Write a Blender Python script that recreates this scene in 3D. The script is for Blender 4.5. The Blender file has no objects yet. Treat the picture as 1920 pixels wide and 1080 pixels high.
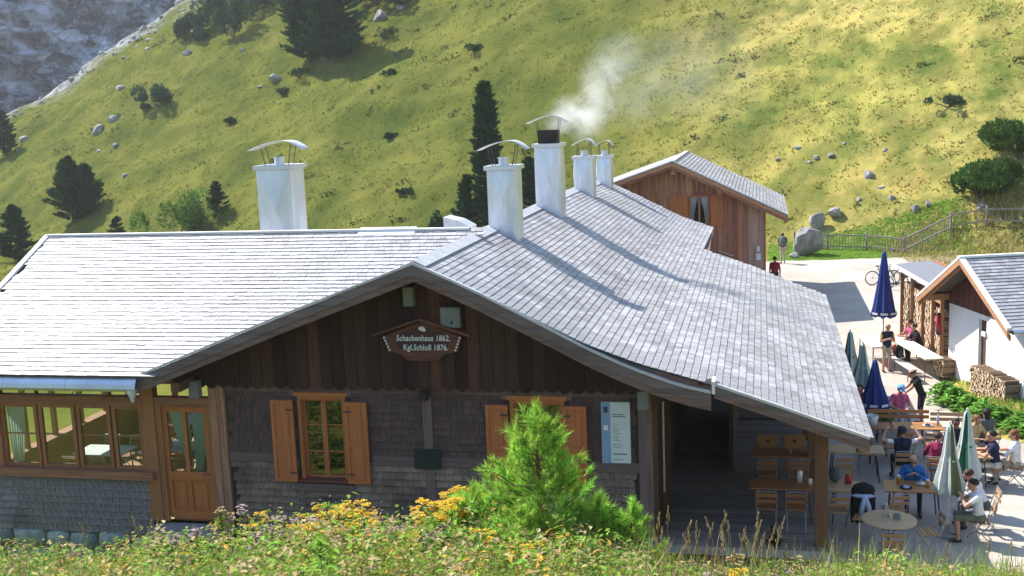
import bpy, bmesh, math, random
import numpy as np
from mathutils import Vector, Matrix, Euler
random.seed(7)
RNG = np.random.default_rng(11)
R = math.radians
SC = bpy.context.scene
COL = SC.collection

# ------------------------------------------------------------------ camera
cam_d = bpy.data.cameras.new('camera')
cam = bpy.data.objects.new('camera', cam_d)
COL.objects.link(cam)
cam_d.sensor_width = 36.0
cam_d.lens = 39.375
cam_d.clip_start = 0.1
cam_d.clip_end = 3000
cam.matrix_world = Matrix(((0.97608, 0.00464, 0.21737, 0.0),
                           (0.21381, 0.16104, -0.96351, 0.0),
                           (-0.03948, 0.98694, 0.15620, 8.5),
                           (0, 0, 0, 1)))
SC.camera = cam
# ------------------------------------------------------------------ sky, sun, exposure
SUN = Vector((-0.586, 0.344, 0.733)).normalized()          # direction towards the sun
w = bpy.data.worlds.new('World'); SC.world = w; w.use_nodes = True
nt = w.node_tree; nt.nodes.clear()
sky = nt.nodes.new('ShaderNodeTexSky'); sky.sky_type = 'NISHITA'; sky.sun_disc = False
sky.sun_elevation = math.asin(SUN.z)
sky.sun_rotation = math.atan2(SUN.x, SUN.y)
sky.altitude = 1800; sky.air_density = 1.0; sky.dust_density = 0.6; sky.ozone_density = 1.0
bg = nt.nodes.new('ShaderNodeBackground'); bg.inputs[1].default_value = 0.15
ow = nt.nodes.new('ShaderNodeOutputWorld')
nt.links.new(sky.outputs[0], bg.inputs[0]); nt.links.new(bg.outputs[0], ow.inputs[0])
sun_d = bpy.data.lights.new('sun', 'SUN'); sun_d.energy = 4.0; sun_d.angle = R(0.5); sun_d.color = (1, 0.95, 0.86)
sun = bpy.data.objects.new('sun', sun_d); COL.objects.link(sun)
sun.rotation_euler = SUN.to_track_quat('Z', 'Y').to_euler()
sun.location = (-30, 20, 40)
SC.view_settings.view_transform = 'Standard'; SC.view_settings.look = 'None'
SC.view_settings.exposure = 1.43; SC.view_settings.gamma = 1.0
SC.view_settings.use_curve_mapping = False
SC.cycles.max_bounces = 6; SC.cycles.diffuse_bounces = 3; SC.cycles.glossy_bounces = 3
SC.cycles.transmission_bounces = 4; SC.cycles.transparent_max_bounces = 8; SC.cycles.volume_bounces = 2
SC.cycles.use_denoising = True

# ------------------------------------------------------------------ materials
MAT = {}
def material(name, col, col2=None, rough=0.8, scale=4.0, stretch=(1, 1, 1), bump=0.0, bscale=None, tint=0.0,
             metal=0.0, spec=0.3, detail=5.0, objrnd=0.0, trans=0.0, fac=(0.35, 0.65), huejit=0.0, extra=None, two_sided=True):
    """procedural material: two colours mixed by stretched noise, per-piece tint, bump"""
    m = bpy.data.materials.new(name); m.use_nodes = True
    n = m.node_tree; L = n.links
    b = n.nodes['Principled BSDF']
    b.inputs['Roughness'].default_value = rough; b.inputs['Metallic'].default_value = metal
    b.inputs['Specular IOR Level'].default_value = spec
    tc = n.nodes.new('ShaderNodeTexCoord'); mp = n.nodes.new('ShaderNodeMapping')
    mp.inputs['Scale'].default_value = stretch
    L.new(tc.outputs['Object'], mp.inputs['Vector'])
    nz = n.nodes.new('ShaderNodeTexNoise'); nz.inputs['Scale'].default_value = scale; nz.inputs['Detail'].default_value = detail
    nz.inputs['Roughness'].default_value = 0.65
    L.new(mp.outputs[0], nz.inputs['Vector'])
    mr = n.nodes.new('ShaderNodeMapRange'); mr.inputs[1].default_value = fac[0]; mr.inputs[2].default_value = fac[1]
    L.new(nz.outputs[0], mr.inputs[0])
    mx = n.nodes.new('ShaderNodeMix'); mx.data_type = 'RGBA'
    c2 = col2 if col2 else tuple(x * 0.7 for x in col)
    mx.inputs[6].default_value = (*c2, 1); mx.inputs[7].default_value = (*col, 1)
    L.new(mr.outputs[0], mx.inputs[0])
    out = mx.outputs[2]
    if tint or objrnd or huejit:
        hsv = n.nodes.new('ShaderNodeHueSaturation')
        L.new(out, hsv.inputs['Color'])
        if tint or huejit:
            at = n.nodes.new('ShaderNodeAttribute'); at.attribute_name = 'tint'
            src = at.outputs['Fac']
        if objrnd:
            oi = n.nodes.new('ShaderNodeObjectInfo'); src = oi.outputs['Random']; tint = objrnd
        r2 = n.nodes.new('ShaderNodeMapRange'); r2.inputs[3].default_value = 1 - tint; r2.inputs[4].default_value = 1 + tint
        L.new(src, r2.inputs[0]); L.new(r2.outputs[0], hsv.inputs['Value'])
        if huejit:
            r3 = n.nodes.new('ShaderNodeMapRange'); r3.inputs[3].default_value = 0.5 - huejit; r3.inputs[4].default_value = 0.5 + huejit
            L.new(src, r3.inputs[0]); L.new(r3.outputs[0], hsv.inputs['Hue'])
        out = hsv.outputs[0]
    L.new(out, b.inputs['Base Color'])
    if trans:
        tr = n.nodes.new('ShaderNodeBsdfTranslucent'); L.new(out, tr.inputs[0])
        ms = n.nodes.new('ShaderNodeMixShader'); ms.inputs[0].default_value = trans
        L.new(b.outputs[0], ms.inputs[1]); L.new(tr.outputs[0], ms.inputs[2])
        L.new(ms.outputs[0], n.nodes['Material Output'].inputs[0])
    if bump:
        nb = n.nodes.new('ShaderNodeTexNoise'); nb.inputs['Scale'].default_value = bscale or scale * 3; nb.inputs['Detail'].default_value = 4
        L.new(mp.outputs[0], nb.inputs['Vector'])
        bu = n.nodes.new('ShaderNodeBump'); bu.inputs['Strength'].default_value = bump; bu.inputs['Distance'].default_value = 0.02
        L.new(nb.outputs[0], bu.inputs['Height']); L.new(bu.outputs[0], b.inputs['Normal'])
    MAT[name] = m
    return m
VERT = (6, 6, 0.35); HORX = (0.35, 6, 6); HORY = (6, 0.35, 6)
M = material
M('roof_shingle', (0.365, 0.355, 0.365), (0.235, 0.228, 0.236), scale=1.1, rough=0.52, tint=0.24, bump=0.12, bscale=12, spec=0.6)
M('roof_deck', (0.10, 0.09, 0.085), scale=3)
M('wall_shingle', (0.115, 0.066, 0.053), (0.072, 0.043, 0.036), scale=5, stretch=(3, 3, 0.6), tint=0.18, bump=0.5)
M('wall_shingle_low', (0.24, 0.175, 0.13), (0.10, 0.072, 0.056), scale=0.9, stretch=(1, 1, 1.6), tint=0.16, bump=0.3)
M('veranda_shingle', (0.24, 0.235, 0.22), (0.10, 0.082, 0.068), scale=0.7, stretch=(1.6, 1.6, 0.9), tint=0.13, bump=0.2)
M('dark_board', (0.050, 0.019, 0.011), (0.024, 0.010, 0.007), scale=2.5, stretch=VERT, tint=0.45, bump=0.5, huejit=0.012)
M('rust_board', (0.11, 0.042, 0.02), (0.045, 0.022, 0.016), scale=2.5, stretch=VERT, bump=0.5)
M('beam_grey', (0.16, 0.105, 0.092), (0.10, 0.066, 0.058), scale=3, stretch=HORX, bump=0.4)
M('post_grey', (0.18, 0.122, 0.108), (0.115, 0.076, 0.067), scale=3, stretch=VERT, bump=0.4)
M('rake_upper', (0.18, 0.135, 0.125), (0.105, 0.078, 0.074), scale=2, stretch=HORX, bump=0.4)
M('rake_lower', (0.20, 0.125, 0.10), (0.12, 0.07, 0.056), scale=2, stretch=HORX, bump=0.4)
M('rake_red', (0.20, 0.07, 0.035), (0.12, 0.045, 0.025), scale=2, stretch=HORX, bump=0.3)
M('shutter', (0.47, 0.155, 0.052), (0.37, 0.115, 0.038), scale=3, stretch=VERT, bump=0.15, rough=0.55)
M('frame_orange', (0.45, 0.155, 0.046), (0.34, 0.110, 0.034), scale=3, stretch=VERT, bump=0.15, rough=0.55)
M('sill_red', (0.17, 0.05, 0.035), scale=3, rough=0.6)
M('veranda_wood', (0.36, 0.155, 0.062), (0.24, 0.095, 0.04), scale=3, stretch=VERT, bump=0.2, rough=0.6)
M('veranda_beam', (0.34, 0.155, 0.08), (0.20, 0.085, 0.05), scale=3, stretch=HORX, bump=0.3, rough=0.7)
M('corner_post', (0.40, 0.215, 0.13), (0.26, 0.125, 0.075), scale=3, stretch=VERT, bump=0.3)
M('porch_post', (0.17, 0.082, 0.042), (0.10, 0.046, 0.026), scale=3, stretch=VERT, bump=0.3)
M('interior_wood', (0.34, 0.18, 0.10), (0.22, 0.11, 0.06), scale=2, stretch=HORX, bump=0.2)
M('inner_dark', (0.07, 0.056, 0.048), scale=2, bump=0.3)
M('floor_plank', (0.19, 0.16, 0.14), (0.11, 0.09, 0.08), scale=3, stretch=HORX, tint=0.2, bump=0.3)
M('concrete', (0.33, 0.31, 0.30), (0.24, 0.225, 0.22), scale=5, bump=0.3)
M('foundation_stone', (0.30, 0.34, 0.31), (0.16, 0.19, 0.165), scale=6, bump=0.6, objrnd=0.3)
M('mortar', (0.13, 0.145, 0.125), scale=7, bump=0.5)
M('metal_sheet', (0.74, 0.78, 0.86), (0.56, 0.60, 0.67), scale=2.0, stretch=(2.5, 2.5, 0.4), rough=0.36, metal=0.55, spec=0.5)
M('metal_cap', (0.66, 0.67, 0.69), (0.55, 0.56, 0.58), scale=3, rough=0.42, metal=0.4, spec=0.5)
M('gutter_metal', (0.52, 0.56, 0.60), (0.42, 0.45, 0.49), scale=1.2, rough=0.3, metal=0.8, spec=0.5)
M('flashing', (0.55, 0.55, 0.56), (0.42, 0.42, 0.43), scale=3, rough=0.5, metal=0.25)
M('soot_metal', (0.035, 0.022, 0.018), (0.02, 0.014, 0.012), scale=4, rough=0.7)
M('dark_steel', (0.09, 0.09, 0.095), scale=6, rough=0.45, metal=0.6)
M('light_steel', (0.40, 0.40, 0.41), scale=6, rough=0.4, metal=0.6)
M('grey_box', (0.20, 0.215, 0.21), (0.15, 0.16, 0.155), scale=3, rough=0.5)
M('plaque', (0.018, 0.03, 0.032), (0.012, 0.02, 0.022), scale=4, rough=0.4)
M('sign_wood', (0.15, 0.055, 0.03), (0.075, 0.032, 0.02), scale=4, stretch=HORX, bump=0.3)
M('sign_field', (0.07, 0.03, 0.025), (0.045, 0.02, 0.017), scale=4, stretch=HORX)
M('white_paint', (0.72, 0.70, 0.66), (0.62, 0.60, 0.56), scale=4)
M('board_white', (0.60, 0.62, 0.60), (0.56, 0.58, 0.56), scale=2, rough=0.4)
M('board_blue', (0.23, 0.33, 0.46), (0.20, 0.30, 0.43), scale=2, rough=0.4)
M('print_grey', (0.22, 0.23, 0.24), scale=2)
M('print_navy', (0.05, 0.07, 0.14), scale=2)
M('curtain', (0.55, 0.68, 0.60), (0.42, 0.54, 0.47), scale=5, stretch=(8, 8, 0.5), trans=0.3)
M('curtain_white', (0.62, 0.64, 0.72), (0.45, 0.47, 0.55), scale=5, stretch=(8, 8, 0.5))
M('plaster', (0.80, 0.79, 0.76), (0.74, 0.73, 0.70), scale=1.5, bump=0.2, bscale=18)
M('hut_board', (0.46, 0.20, 0.115), (0.26, 0.115, 0.07), scale=2.5, stretch=VERT, tint=0.3, bump=0.5, huejit=0.015)
M('hut_board_grey', (0.54, 0.34, 0.25), (0.32, 0.19, 0.14), scale=2.5, stretch=VERT, tint=0.25, bump=0.5)
M('rake_orange', (0.46, 0.24, 0.12), (0.33, 0.16, 0.08), scale=2, stretch=HORX, bump=0.2)
M('gable_red', (0.13, 0.042, 0.028), (0.08, 0.028, 0.02), scale=2.5, stretch=VERT, tint=0.25, bump=0.3)
M('door_brown', (0.10, 0.06, 0.05), scale=3, stretch=VERT)
M('felt', (0.17, 0.18, 0.21), (0.14, 0.15, 0.175), scale=6, bump=0.2)
M('log_bark', (0.22, 0.15, 0.10), (0.14, 0.09, 0.06), scale=8, tint=0.4)
M('log_end', (0.62, 0.47, 0.32), (0.48, 0.34, 0.22), scale=9, tint=0.35)
M('shed_wood', (0.36, 0.18, 0.09), (0.24, 0.11, 0.055), scale=3, stretch=VERT, bump=0.2)
M('gravel', (0.47, 0.42, 0.36), (0.29, 0.255, 0.215), scale=0.45, bump=0.7, bscale=25, detail=14, fac=(0.3, 0.7))
M('beer_white', (0.66, 0.62, 0.54), (0.58, 0.53, 0.45), scale=3, stretch=HORY, rough=0.5)
M('table_orange', (0.42, 0.20, 0.075), (0.32, 0.145, 0.05), scale=3, stretch=HORX, rough=0.4, objrnd=0.15)
M('table_light', (0.50, 0.34, 0.19), (0.40, 0.26, 0.14), scale=3, stretch=HORX, rough=0.5, objrnd=0.1)
M('chair_wood', (0.42, 0.24, 0.12), (0.32, 0.17, 0.08), scale=4, stretch=HORX, rough=0.5, objrnd=0.15)
M('chair_dark', (0.30, 0.13, 0.05), (0.22, 0.09, 0.035), scale=4, stretch=HORX, rough=0.5)
M('blue_cloth', (0.012, 0.035, 0.20), (0.008, 0.022, 0.14), scale=3, rough=0.7)
M('white_cloth', (0.58, 0.61, 0.57), (0.48, 0.51, 0.48), scale=3, rough=0.8, trans=0.12)
M('green_cloth', (0.018, 0.13, 0.075), (0.012, 0.09, 0.05), scale=3, rough=0.8)
M('olive_cloth', (0.13, 0.15, 0.07), (0.09, 0.105, 0.05), scale=3, rough=0.8)
M('teal_cloth', (0.16, 0.27, 0.25), (0.11, 0.2, 0.19), scale=3, rough=0.8)
M('print_white', (0.7, 0.72, 0.78), scale=4)
M('rock', (0.36, 0.34, 0.32), (0.15, 0.14, 0.13), scale=1.6, bump=0.9, bscale=5, detail=8, objrnd=0.2)
M('cliff', (0.42, 0.46, 0.54), (0.07, 0.085, 0.12), scale=0.11, stretch=(1, 1, 2.0), bump=1.0, bscale=0.4, detail=10, fac=(0.42, 0.58))  # blue of shade and haze, and dark shade contrast, put into the rock colour
M('fence_wood', (0.30, 0.26, 0.225), (0.18, 0.15, 0.13), scale=3, stretch=HORX, bump=0.3)
M('bark', (0.11, 0.08, 0.06), scale=8, bump=0.6)
M('conifer', (0.032, 0.098, 0.036), (0.015, 0.05, 0.022), scale=1.5, tint=0.45, trans=0.15, huejit=0.02, spec=0.04)
M('conifer_blue', (0.085, 0.145, 0.085), (0.05, 0.092, 0.056), scale=1.0, tint=0.4, trans=0.15, huejit=0.02, spec=0.04)
M('shrub_green', (0.10, 0.19, 0.04), (0.055, 0.11, 0.025), scale=1.5, tint=0.45, trans=0.2, huejit=0.02, spec=0.04)
M('lime_leaf', (0.20, 0.32, 0.06), (0.08, 0.15, 0.03), scale=1.2, tint=0.4, trans=0.3, huejit=0.02, spec=0.04)
M('pine_needle', (0.36, 0.56, 0.085), (0.22, 0.40, 0.055), scale=5, tint=0.4, trans=0.5, huejit=0.025, spec=0.04)
M('pine_stem', (0.17, 0.10, 0.05), scale=20)
M('meadow_leaf', (0.27, 0.36, 0.06), (0.16, 0.25, 0.04), scale=2.0, tint=0.45, trans=0.5, huejit=0.035, spec=0.04)
M('dry_stalk', (0.54, 0.42, 0.22), (0.38, 0.28, 0.14), scale=3, tint=0.4, trans=0.35, huejit=0.02, spec=0.04)
M('flower_yellow', (0.80, 0.56, 0.03), (0.58, 0.34, 0.02), scale=30, tint=0.25, trans=0.2)
M('flower_ochre', (0.50, 0.31, 0.035), (0.36, 0.22, 0.03), scale=30, tint=0.3, trans=0.2)
M('flower_pink', (0.46, 0.33, 0.34), (0.30, 0.20, 0.20), scale=30, tint=0.3, trans=0.2)
M('flower_violet', (0.14, 0.10, 0.34), scale=30, tint=0.3)
M('big_leaf', (0.19, 0.38, 0.065), (0.11, 0.25, 0.04), scale=4, tint=0.4, trans=0.35, spec=0.04)
M('scrub', (0.085, 0.11, 0.032), (0.05, 0.07, 0.024), scale=1, tint=0.4, trans=0.1, huejit=0.03, spec=0.04)
M('tussock', (0.33, 0.28, 0.07), (0.23, 0.22, 0.05), scale=0.12, tint=0.35, trans=0.35, huejit=0.03, spec=0.04)
M('tussock_green', (0.18, 0.195, 0.038), (0.125, 0.145, 0.026), scale=0.12, tint=0.3, trans=0.45, huejit=0.025, spec=0.04)
M('lawn', (0.29, 0.44, 0.07), (0.19, 0.32, 0.05), scale=1.5, tint=0.35, trans=0.4, spec=0.04)
M('black_fur', (0.008, 0.008, 0.009), scale=30, bump=0.5)
M('rubber', (0.02, 0.02, 0.022), scale=10)
M('bike_paint', (0.15, 0.16, 0.17), scale=5, rough=0.3)
M('ceramic', (0.72, 0.70, 0.66), scale=5, rough=0.3)
M('beer', (0.55, 0.24, 0.02), scale=5, rough=0.1)
M('red_plastic', (0.55, 0.05, 0.03), scale=5, rough=0.4)
M('skin', (0.50, 0.27, 0.19), (0.44, 0.22, 0.15), scale=14, rough=0.6)
M('skin_dark', (0.22, 0.10, 0.06), (0.18, 0.08, 0.05), scale=14, rough=0.6)
M('eye', (0.02, 0.015, 0.012), scale=5, rough=0.3)
M('lip', (0.30, 0.09, 0.08), scale=5)
for nm, c in dict(navy=(0.014, 0.02, 0.055), khaki=(0.42, 0.35, 0.26), black=(0.012, 0.012, 0.016), pink=(0.55, 0.10, 0.22), maroon=(0.27, 0.018, 0.075),
                  blue=(0.018, 0.15, 0.42), white=(0.76, 0.76, 0.78), olive=(0.16, 0.17, 0.11), tan=(0.48, 0.36, 0.17), grey=(0.10, 0.115, 0.115),
                  denim=(0.26, 0.36, 0.55), yellow=(0.50, 0.36, 0.10), red=(0.40, 0.03, 0.045), cream=(0.62, 0.56, 0.48), teal=(0.12, 0.2, 0.22),
                  skyblue=(0.22, 0.46, 0.66), paleblue=(0.46, 0.55, 0.76)).items():
    M('cloth_' + nm, c, tuple(x * 0.72 for x in c), scale=9, rough=0.9, bump=0.3, bscale=16)
for nm, c in dict(brown=(0.05, 0.026, 0.014), dark=(0.012, 0.009, 0.008), blond=(0.42, 0.31, 0.18), auburn=(0.20, 0.065, 0.022), grey=(0.3, 0.28, 0.26)).items():
    M('hair_' + nm, c, tuple(x * 0.6 for x in c), scale=25, rough=0.6, bump=0.4)

def glass_mat(name, tint=(0.9, 0.95, 0.93), refl=0.16):
    m = bpy.data.materials.new(name); m.use_nodes = True; n = m.node_tree; n.nodes.clear()
    o = n.nodes.new('ShaderNodeOutputMaterial'); t = n.nodes.new('ShaderNodeBsdfTransparent'); g = n.nodes.new('ShaderNodeBsdfGlossy')
    t.inputs[0].default_value = (*tint, 1); g.inputs['Roughness'].default_value = 0.02
    f = n.nodes.new('ShaderNodeFresnel'); f.inputs[0].default_value = 1.5
    a = n.nodes.new('ShaderNodeMath'); a.operation = 'ADD'; a.inputs[1].default_value = refl; a.use_clamp = True
    n.links.new(f.outputs[0], a.inputs[0])
    mx = n.nodes.new('ShaderNodeMixShader'); n.links.new(a.outputs[0], mx.inputs[0]); n.links.new(t.outputs[0], mx.inputs[1]); n.links.new(g.outputs[0], mx.inputs[2])
    n.links.new(mx.outputs[0], o.inputs[0]); MAT[name] = m
glass_mat('glass', refl=0.0); glass_mat('window_glass', (0.45, 0.5, 0.45), 0.10)

# ------------------------------------------------------------------ mesh helpers
def Rz(a): return Matrix.Rotation(a, 3, 'Z')
class MB:
    def __init__(s): s.v = []; s.f = []; s.m = []; s.t = []
    def add(s, vs, fs, mat=0, t=None):
        o = len(s.v); s.v.extend([tuple(p) for p in vs])
        tt = random.random() if t is None else t
        for f in fs: s.f.append([i + o for i in f]); s.m.append(mat); s.t.append(tt)
        return s
    def box(s, c, sz, rot=None, mat=0, t=None, taper=1.0):
        x, y, z = sz[0] / 2, sz[1] / 2, sz[2] / 2; c = Vector(c)
        vs = [Vector((a * x * (taper if d > 0 else 1), b * y * (taper if d > 0 else 1), d * z)) for d in (-1, 1) for b in (-1, 1) for a in (-1, 1)]
        if rot is not None: vs = [rot @ p for p in vs]
        return s.add([p + c for p in vs], [(0, 2, 3, 1), (4, 5, 7, 6), (0, 1, 5, 4), (2, 6, 7, 3), (0, 4, 6, 2), (1, 3, 7, 5)], mat, t)
    def b2(s, x0, x1, y0, y1, z0, z1, mat=0, t=None):
        return s.box(((x0 + x1) / 2, (y0 + y1) / 2, (z0 + z1) / 2), (abs(x1 - x0), abs(y1 - y0), abs(z1 - z0)), None, mat, t)
    def beam(s, p, q, wd, ht, mat=0, up=(0, 0, 1), t=None):
        p, q = Vector(p), Vector(q); d = (q - p); l = d.length; d.normalize()
        u = Vector(up); x = d.cross(u)
        if x.length < 1e-4: x = d.cross(Vector((0, 1, 0)))
        x.normalize(); z = x.cross(d)
        rot = Matrix((x, d, z)).transposed()
        return s.box((p + q) / 2, (wd, l, ht), rot, mat, t)
    def tube(s, pts, rad, n=8, mat=0, cap=True, t=None):
        pts = [Vector(p) for p in pts]
        if not hasattr(rad, '__len__'): rad = [rad] * len(pts)
        vs = []; fs = []; pd = None
        for i, p in enumerate(pts):
            d = (pts[min(i + 1, len(pts) - 1)] - pts[max(i - 1, 0)]).normalized()
            a = d.orthogonal().normalized() if pd is None else (pd - d * pd.dot(d)).normalized()
            pd = a; b = d.cross(a)
            for k in range(n):
                an = 2 * math.pi * k / n; vs.append(p + (a * math.cos(an) + b * math.sin(an)) * rad[i])
        for i in range(len(pts) - 1):
            for k in range(n):
                fs.append((i * n + k, i * n + (k + 1) % n, (i + 1) * n + (k + 1) % n, (i + 1) * n + k))
        if cap: fs.append(tuple(range(n))[::-1]); fs.append(tuple((len(pts) - 1) * n + k for k in range(n)))
        return s.add(vs, fs, mat, t)
    def lathe(s, prof, c=(0, 0, 0), n=16, mat=0, sx=1, sy=1, rot=None, wob=None):
        vs = []; fs = []; c = Vector(c)
        for i, (r, z) in enumerate(prof):
            for k in range(n):
                an = 2 * math.pi * k / n; rr = r * (wob(k, i) if wob else 1)
                p = Vector((rr * math.cos(an) * sx, rr * math.sin(an) * sy, z))
                if rot is not None: p = rot @ p
                vs.append(p + c)
        for i in range(len(prof) - 1):
            for k in range(n): fs.append((i * n + k, i * n + (k + 1) % n, (i + 1) * n + (k + 1) % n, (i + 1) * n + k))
        fs.append(tuple(range(n))[::-1]); fs.append(tuple((len(prof) - 1) * n + k for k in range(n)))
        return s.add(vs, fs, mat)
    def prism(s, poly, y0, y1, mat=0, axis='y', t=None):
        """extrude a polygon of (x,z) along y (or (y,z) along x, or (x,y) along z)"""
        n = len(poly)
        def P(a, b, h): return (a, h, b) if axis == 'y' else ((h, a, b) if axis == 'x' else (a, b, h))
        vs = [P(a, b, y0) for a, b in poly] + [P(a, b, y1) for a, b in poly]
        fs = [tuple(range(n)), tuple(range(2 * n - 1, n - 1, -1))] + [(i, i + n, (i + 1) % n + n, (i + 1) % n) for i in range(n)]
        return s.add(vs, fs, mat, t)
    def ell(s, c, r, rot=None, n=10, m=7, mat=0, jit=0.0):
        vs = []; fs = []; c = Vector(c)
        for i in range(m + 1):
            th = math.pi * i / m
            for k in range(n):
                an = 2 * math.pi * k / n; j = 1 + random.uniform(-jit, jit)
                p = Vector((r[0] * math.sin(th) * math.cos(an), r[1] * math.sin(th) * math.sin(an), r[2] * math.cos(th))) * j
                if rot is not None: p = rot @ p
                vs.append(p + c)
        for i in range(m):
            for k in range(n): fs.append((i * n + k, (i + 1) * n + k, (i + 1) * n + (k + 1) % n, i * n + (k + 1) % n))
        return s.add(vs, fs, mat)
    def mesh(s, name, mats, smooth=False, recalc=True):
        me = bpy.data.meshes.new(name); me.from_pydata(s.v, [], s.f)
        for mm in mats: me.materials.append(MAT[mm])
        me.polygons.foreach_set('material_index', s.m)
        a = me.attributes.new('tint', 'FLOAT', 'FACE'); a.data.foreach_set('value', s.t)
        if recalc:
            b = bmesh.new(); b.from_mesh(me); bmesh.ops.recalc_face_normals(b, faces=b.faces); b.to_mesh(me); b.free()
        me.polygons.foreach_set('use_smooth', [bool(smooth)] * len(me.polygons))
        me.update(); return me
    def build(s, name, mats, parent=None, smooth=False, loc=None, rz=0.0):
        if isinstance(mats, str): mats = [mats]
        return link(name, s.mesh(name, mats, smooth), parent, loc, rz)
def link(name, me, parent=None, loc=None, rz=0.0):
    o = bpy.data.objects.new(name, me); COL.objects.link(o)
    if loc is not None: o.location = loc
    o.rotation_euler = (0, 0, rz)
    if parent is not None:
        o.parent = parent
        if parent.get('_w'): o.matrix_parent_inverse = Matrix.Translation(-Vector(parent['_o']))
    return o
def tag(o, label, cat, group=None):
    o['label'] = label; o['category'] = cat
    if group: o['group'] = group
    return o
def thing(name, label, cat, loc=(0, 0, 0), rz=0.0, group=None, world=False):
    """an Empty at the base of a thing; world=True: its parts are modelled in world coordinates"""
    o = bpy.data.objects.new(name, None); COL.objects.link(o)
    o.empty_display_size = 0.2; o.location = loc; o.rotation_euler = (0, 0, rz)
    if world: o['_w'] = 1; o['_o'] = list(loc)
    return tag(o, label, cat, group)
def structure(o): o['kind'] = 'structure'; return o
def stuff(o): o['kind'] = 'stuff'; return o
def part(name, mb, mats, parent, smooth=False): 
    o = mb.build(name, mats, parent, smooth)
    if parent.get('_w'): o['_w'] = 1; o['_o'] = (0, 0, 0)
    return o
def sub(name, mb, mats, parent, smooth=False):          # sub-part: parent part has identity transform inside its thing
    o = mb.build(name, mats, None, smooth); o.parent = parent
    if parent.get('_w'): o.matrix_parent_inverse = Matrix.Identity(4)
    return o
def copy_tree(o, parent=None):
    c = o.copy(); COL.objects.link(c); c.parent = parent
    for ch in o.children: copy_tree(ch, c)
    return c
def np_mesh(name, V, F, mats, tint=None, midx=None, smooth=False):
    """V (n,3), F (m,k) fixed-size faces"""
    me = bpy.data.meshes.new(name); n, k = F.shape
    me.vertices.add(len(V)); me.vertices.foreach_set('co', np.ascontiguousarray(V, np.float32).ravel())
    me.loops.add(n * k); me.loops.foreach_set('vertex_index', np.ascontiguousarray(F, np.int32).ravel())
    me.polygons.add(n); me.polygons.foreach_set('loop_start', np.arange(n, dtype=np.int32) * k)
    for mm in mats: me.materials.append(MAT[mm])
    if midx is not None: me.polygons.foreach_set('material_index', np.ascontiguousarray(midx, np.int32))
    me.polygons.foreach_set('use_smooth', np.full(n, bool(smooth)))
    a = me.attributes.new('tint', 'FLOAT', 'FACE'); a.data.foreach_set('value', np.ascontiguousarray(tint if tint is not None else RNG.random(n), np.float32))
    me.update(calc_edges=True); me.validate(); return me
def vnoise(x, y, seed=0):
    xi = np.floor(x).astype(np.int64); yi = np.floor(y).astype(np.int64); fx = x - xi; fy = y - yi
    def h(a, b):
        n = (a * 374761393 + b * 668265263 + seed * 69069) & 0x7fffffff
        n = ((n ^ (n >> 13)) * 1274126177) & 0x7fffffff
        return ((n ^ (n >> 16)) & 0xffff) / 65535.0
    u = fx * fx * (3 - 2 * fx); v = fy * fy * (3 - 2 * fy)
    return (h(xi, yi) * (1 - u) + h(xi + 1, yi) * u) * (1 - v) + (h(xi, yi + 1) * (1 - u) + h(xi + 1, yi + 1) * u) * v
def fbm(x, y, o=4, seed=0):
    r = 0; a = 0.5; f = 1.0
    for i in range(o): r = r + a * (vnoise(x * f, y * f, seed + i) - 0.5); a *= 0.5; f *= 2.03
    return r
# ================================================================== terrain
G = -0.55                                                    # terrace level
FX, FY = -0.22, 0.9755                                        # downhill direction of the near bank
def sstep(a, b, x): t = np.clip((x - a) / (b - a), 0, 1); return t * t * (3 - 2 * t)
def smax(a, b, k): h = np.clip(0.5 + 0.5 * (a - b) / k, 0, 1); return b * (1 - h) + a * h + k * h * (1 - h)
CR0 = np.array([-114.6, 153.8]); CRD = np.array([0.583, 0.813]); CRN = np.array([-0.813, 0.583])   # crest of the grass slope
def crest_s(X, Y): return (X - CR0[0]) * CRN[0] + (Y - CR0[1]) * CRN[1] + 2.0 * np.sin(((X - CR0[0]) * CRD[0] + (Y - CR0[1]) * CRD[1]) * 0.22)
def ground(X, Y, fine=True):
    X = np.asarray(X, float); Y = np.asarray(Y, float)
    wv = X * FX + Y * FY; l = X * FY - Y * FX
    near = np.where(wv < 8.5, 4.88 - 0.25 * (wv - 8.5), 4.88 - 0.62 * (wv - 8.5)) - 0.02 * l + (-0.16 * sstep(-1.6, -4.2, l) - 0.20 * sstep(0.7, 1.5, l) - 0.03 * sstep(1.8, 3.0, l) + 0.16 * fbm(l / 0.9, wv / 1.4, 3, 61)) * sstep(15, 10, wv)
    plat = -0.64 - 0.75 * sstep(-12.2, -15.5, X) - 0.05 * np.maximum(0, -X - 16) + 0.5 * sstep(5.6, 6.8, X + 0.0 * Y) * sstep(29.5, 32.5, Y) * sstep(47, 43, Y)
    hill = -0.5 + 0.29 * (X - 5) + 0.55 * (Y - 72)
    hill = hill + 4.2 * fbm(X / 26, Y / 26, 3, 5) * sstep(60, 95, Y) + 2.0 * fbm(X / 7 + Y / 14, Y / 5, 3, 9) * sstep(62, 85, Y)
    s = crest_s(X, Y); hill = hill - np.where(s > 0, 0.9 * s + 0.02 * s * s, 0)
    hill = np.maximum(hill, -60)
    z = smax(smax(near, plat, 0.5), hill, 1.2)
    if fine:
        out = sstep(66, 74, Y) + sstep(9, 14, X) * sstep(40, 55, Y) + sstep(-18, -24, X)
        z = z + np.clip(out, 0, 1) * (0.42 * fbm(X / 1.7, Y / 1.7, 3, 21)) + 0.12 * fbm(X / 0.8, Y / 0.8, 2, 3) * sstep(16, 10, wv)
    return z
def gz(x, y): return float(ground(np.array([x]), np.array([y]))[0])
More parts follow.
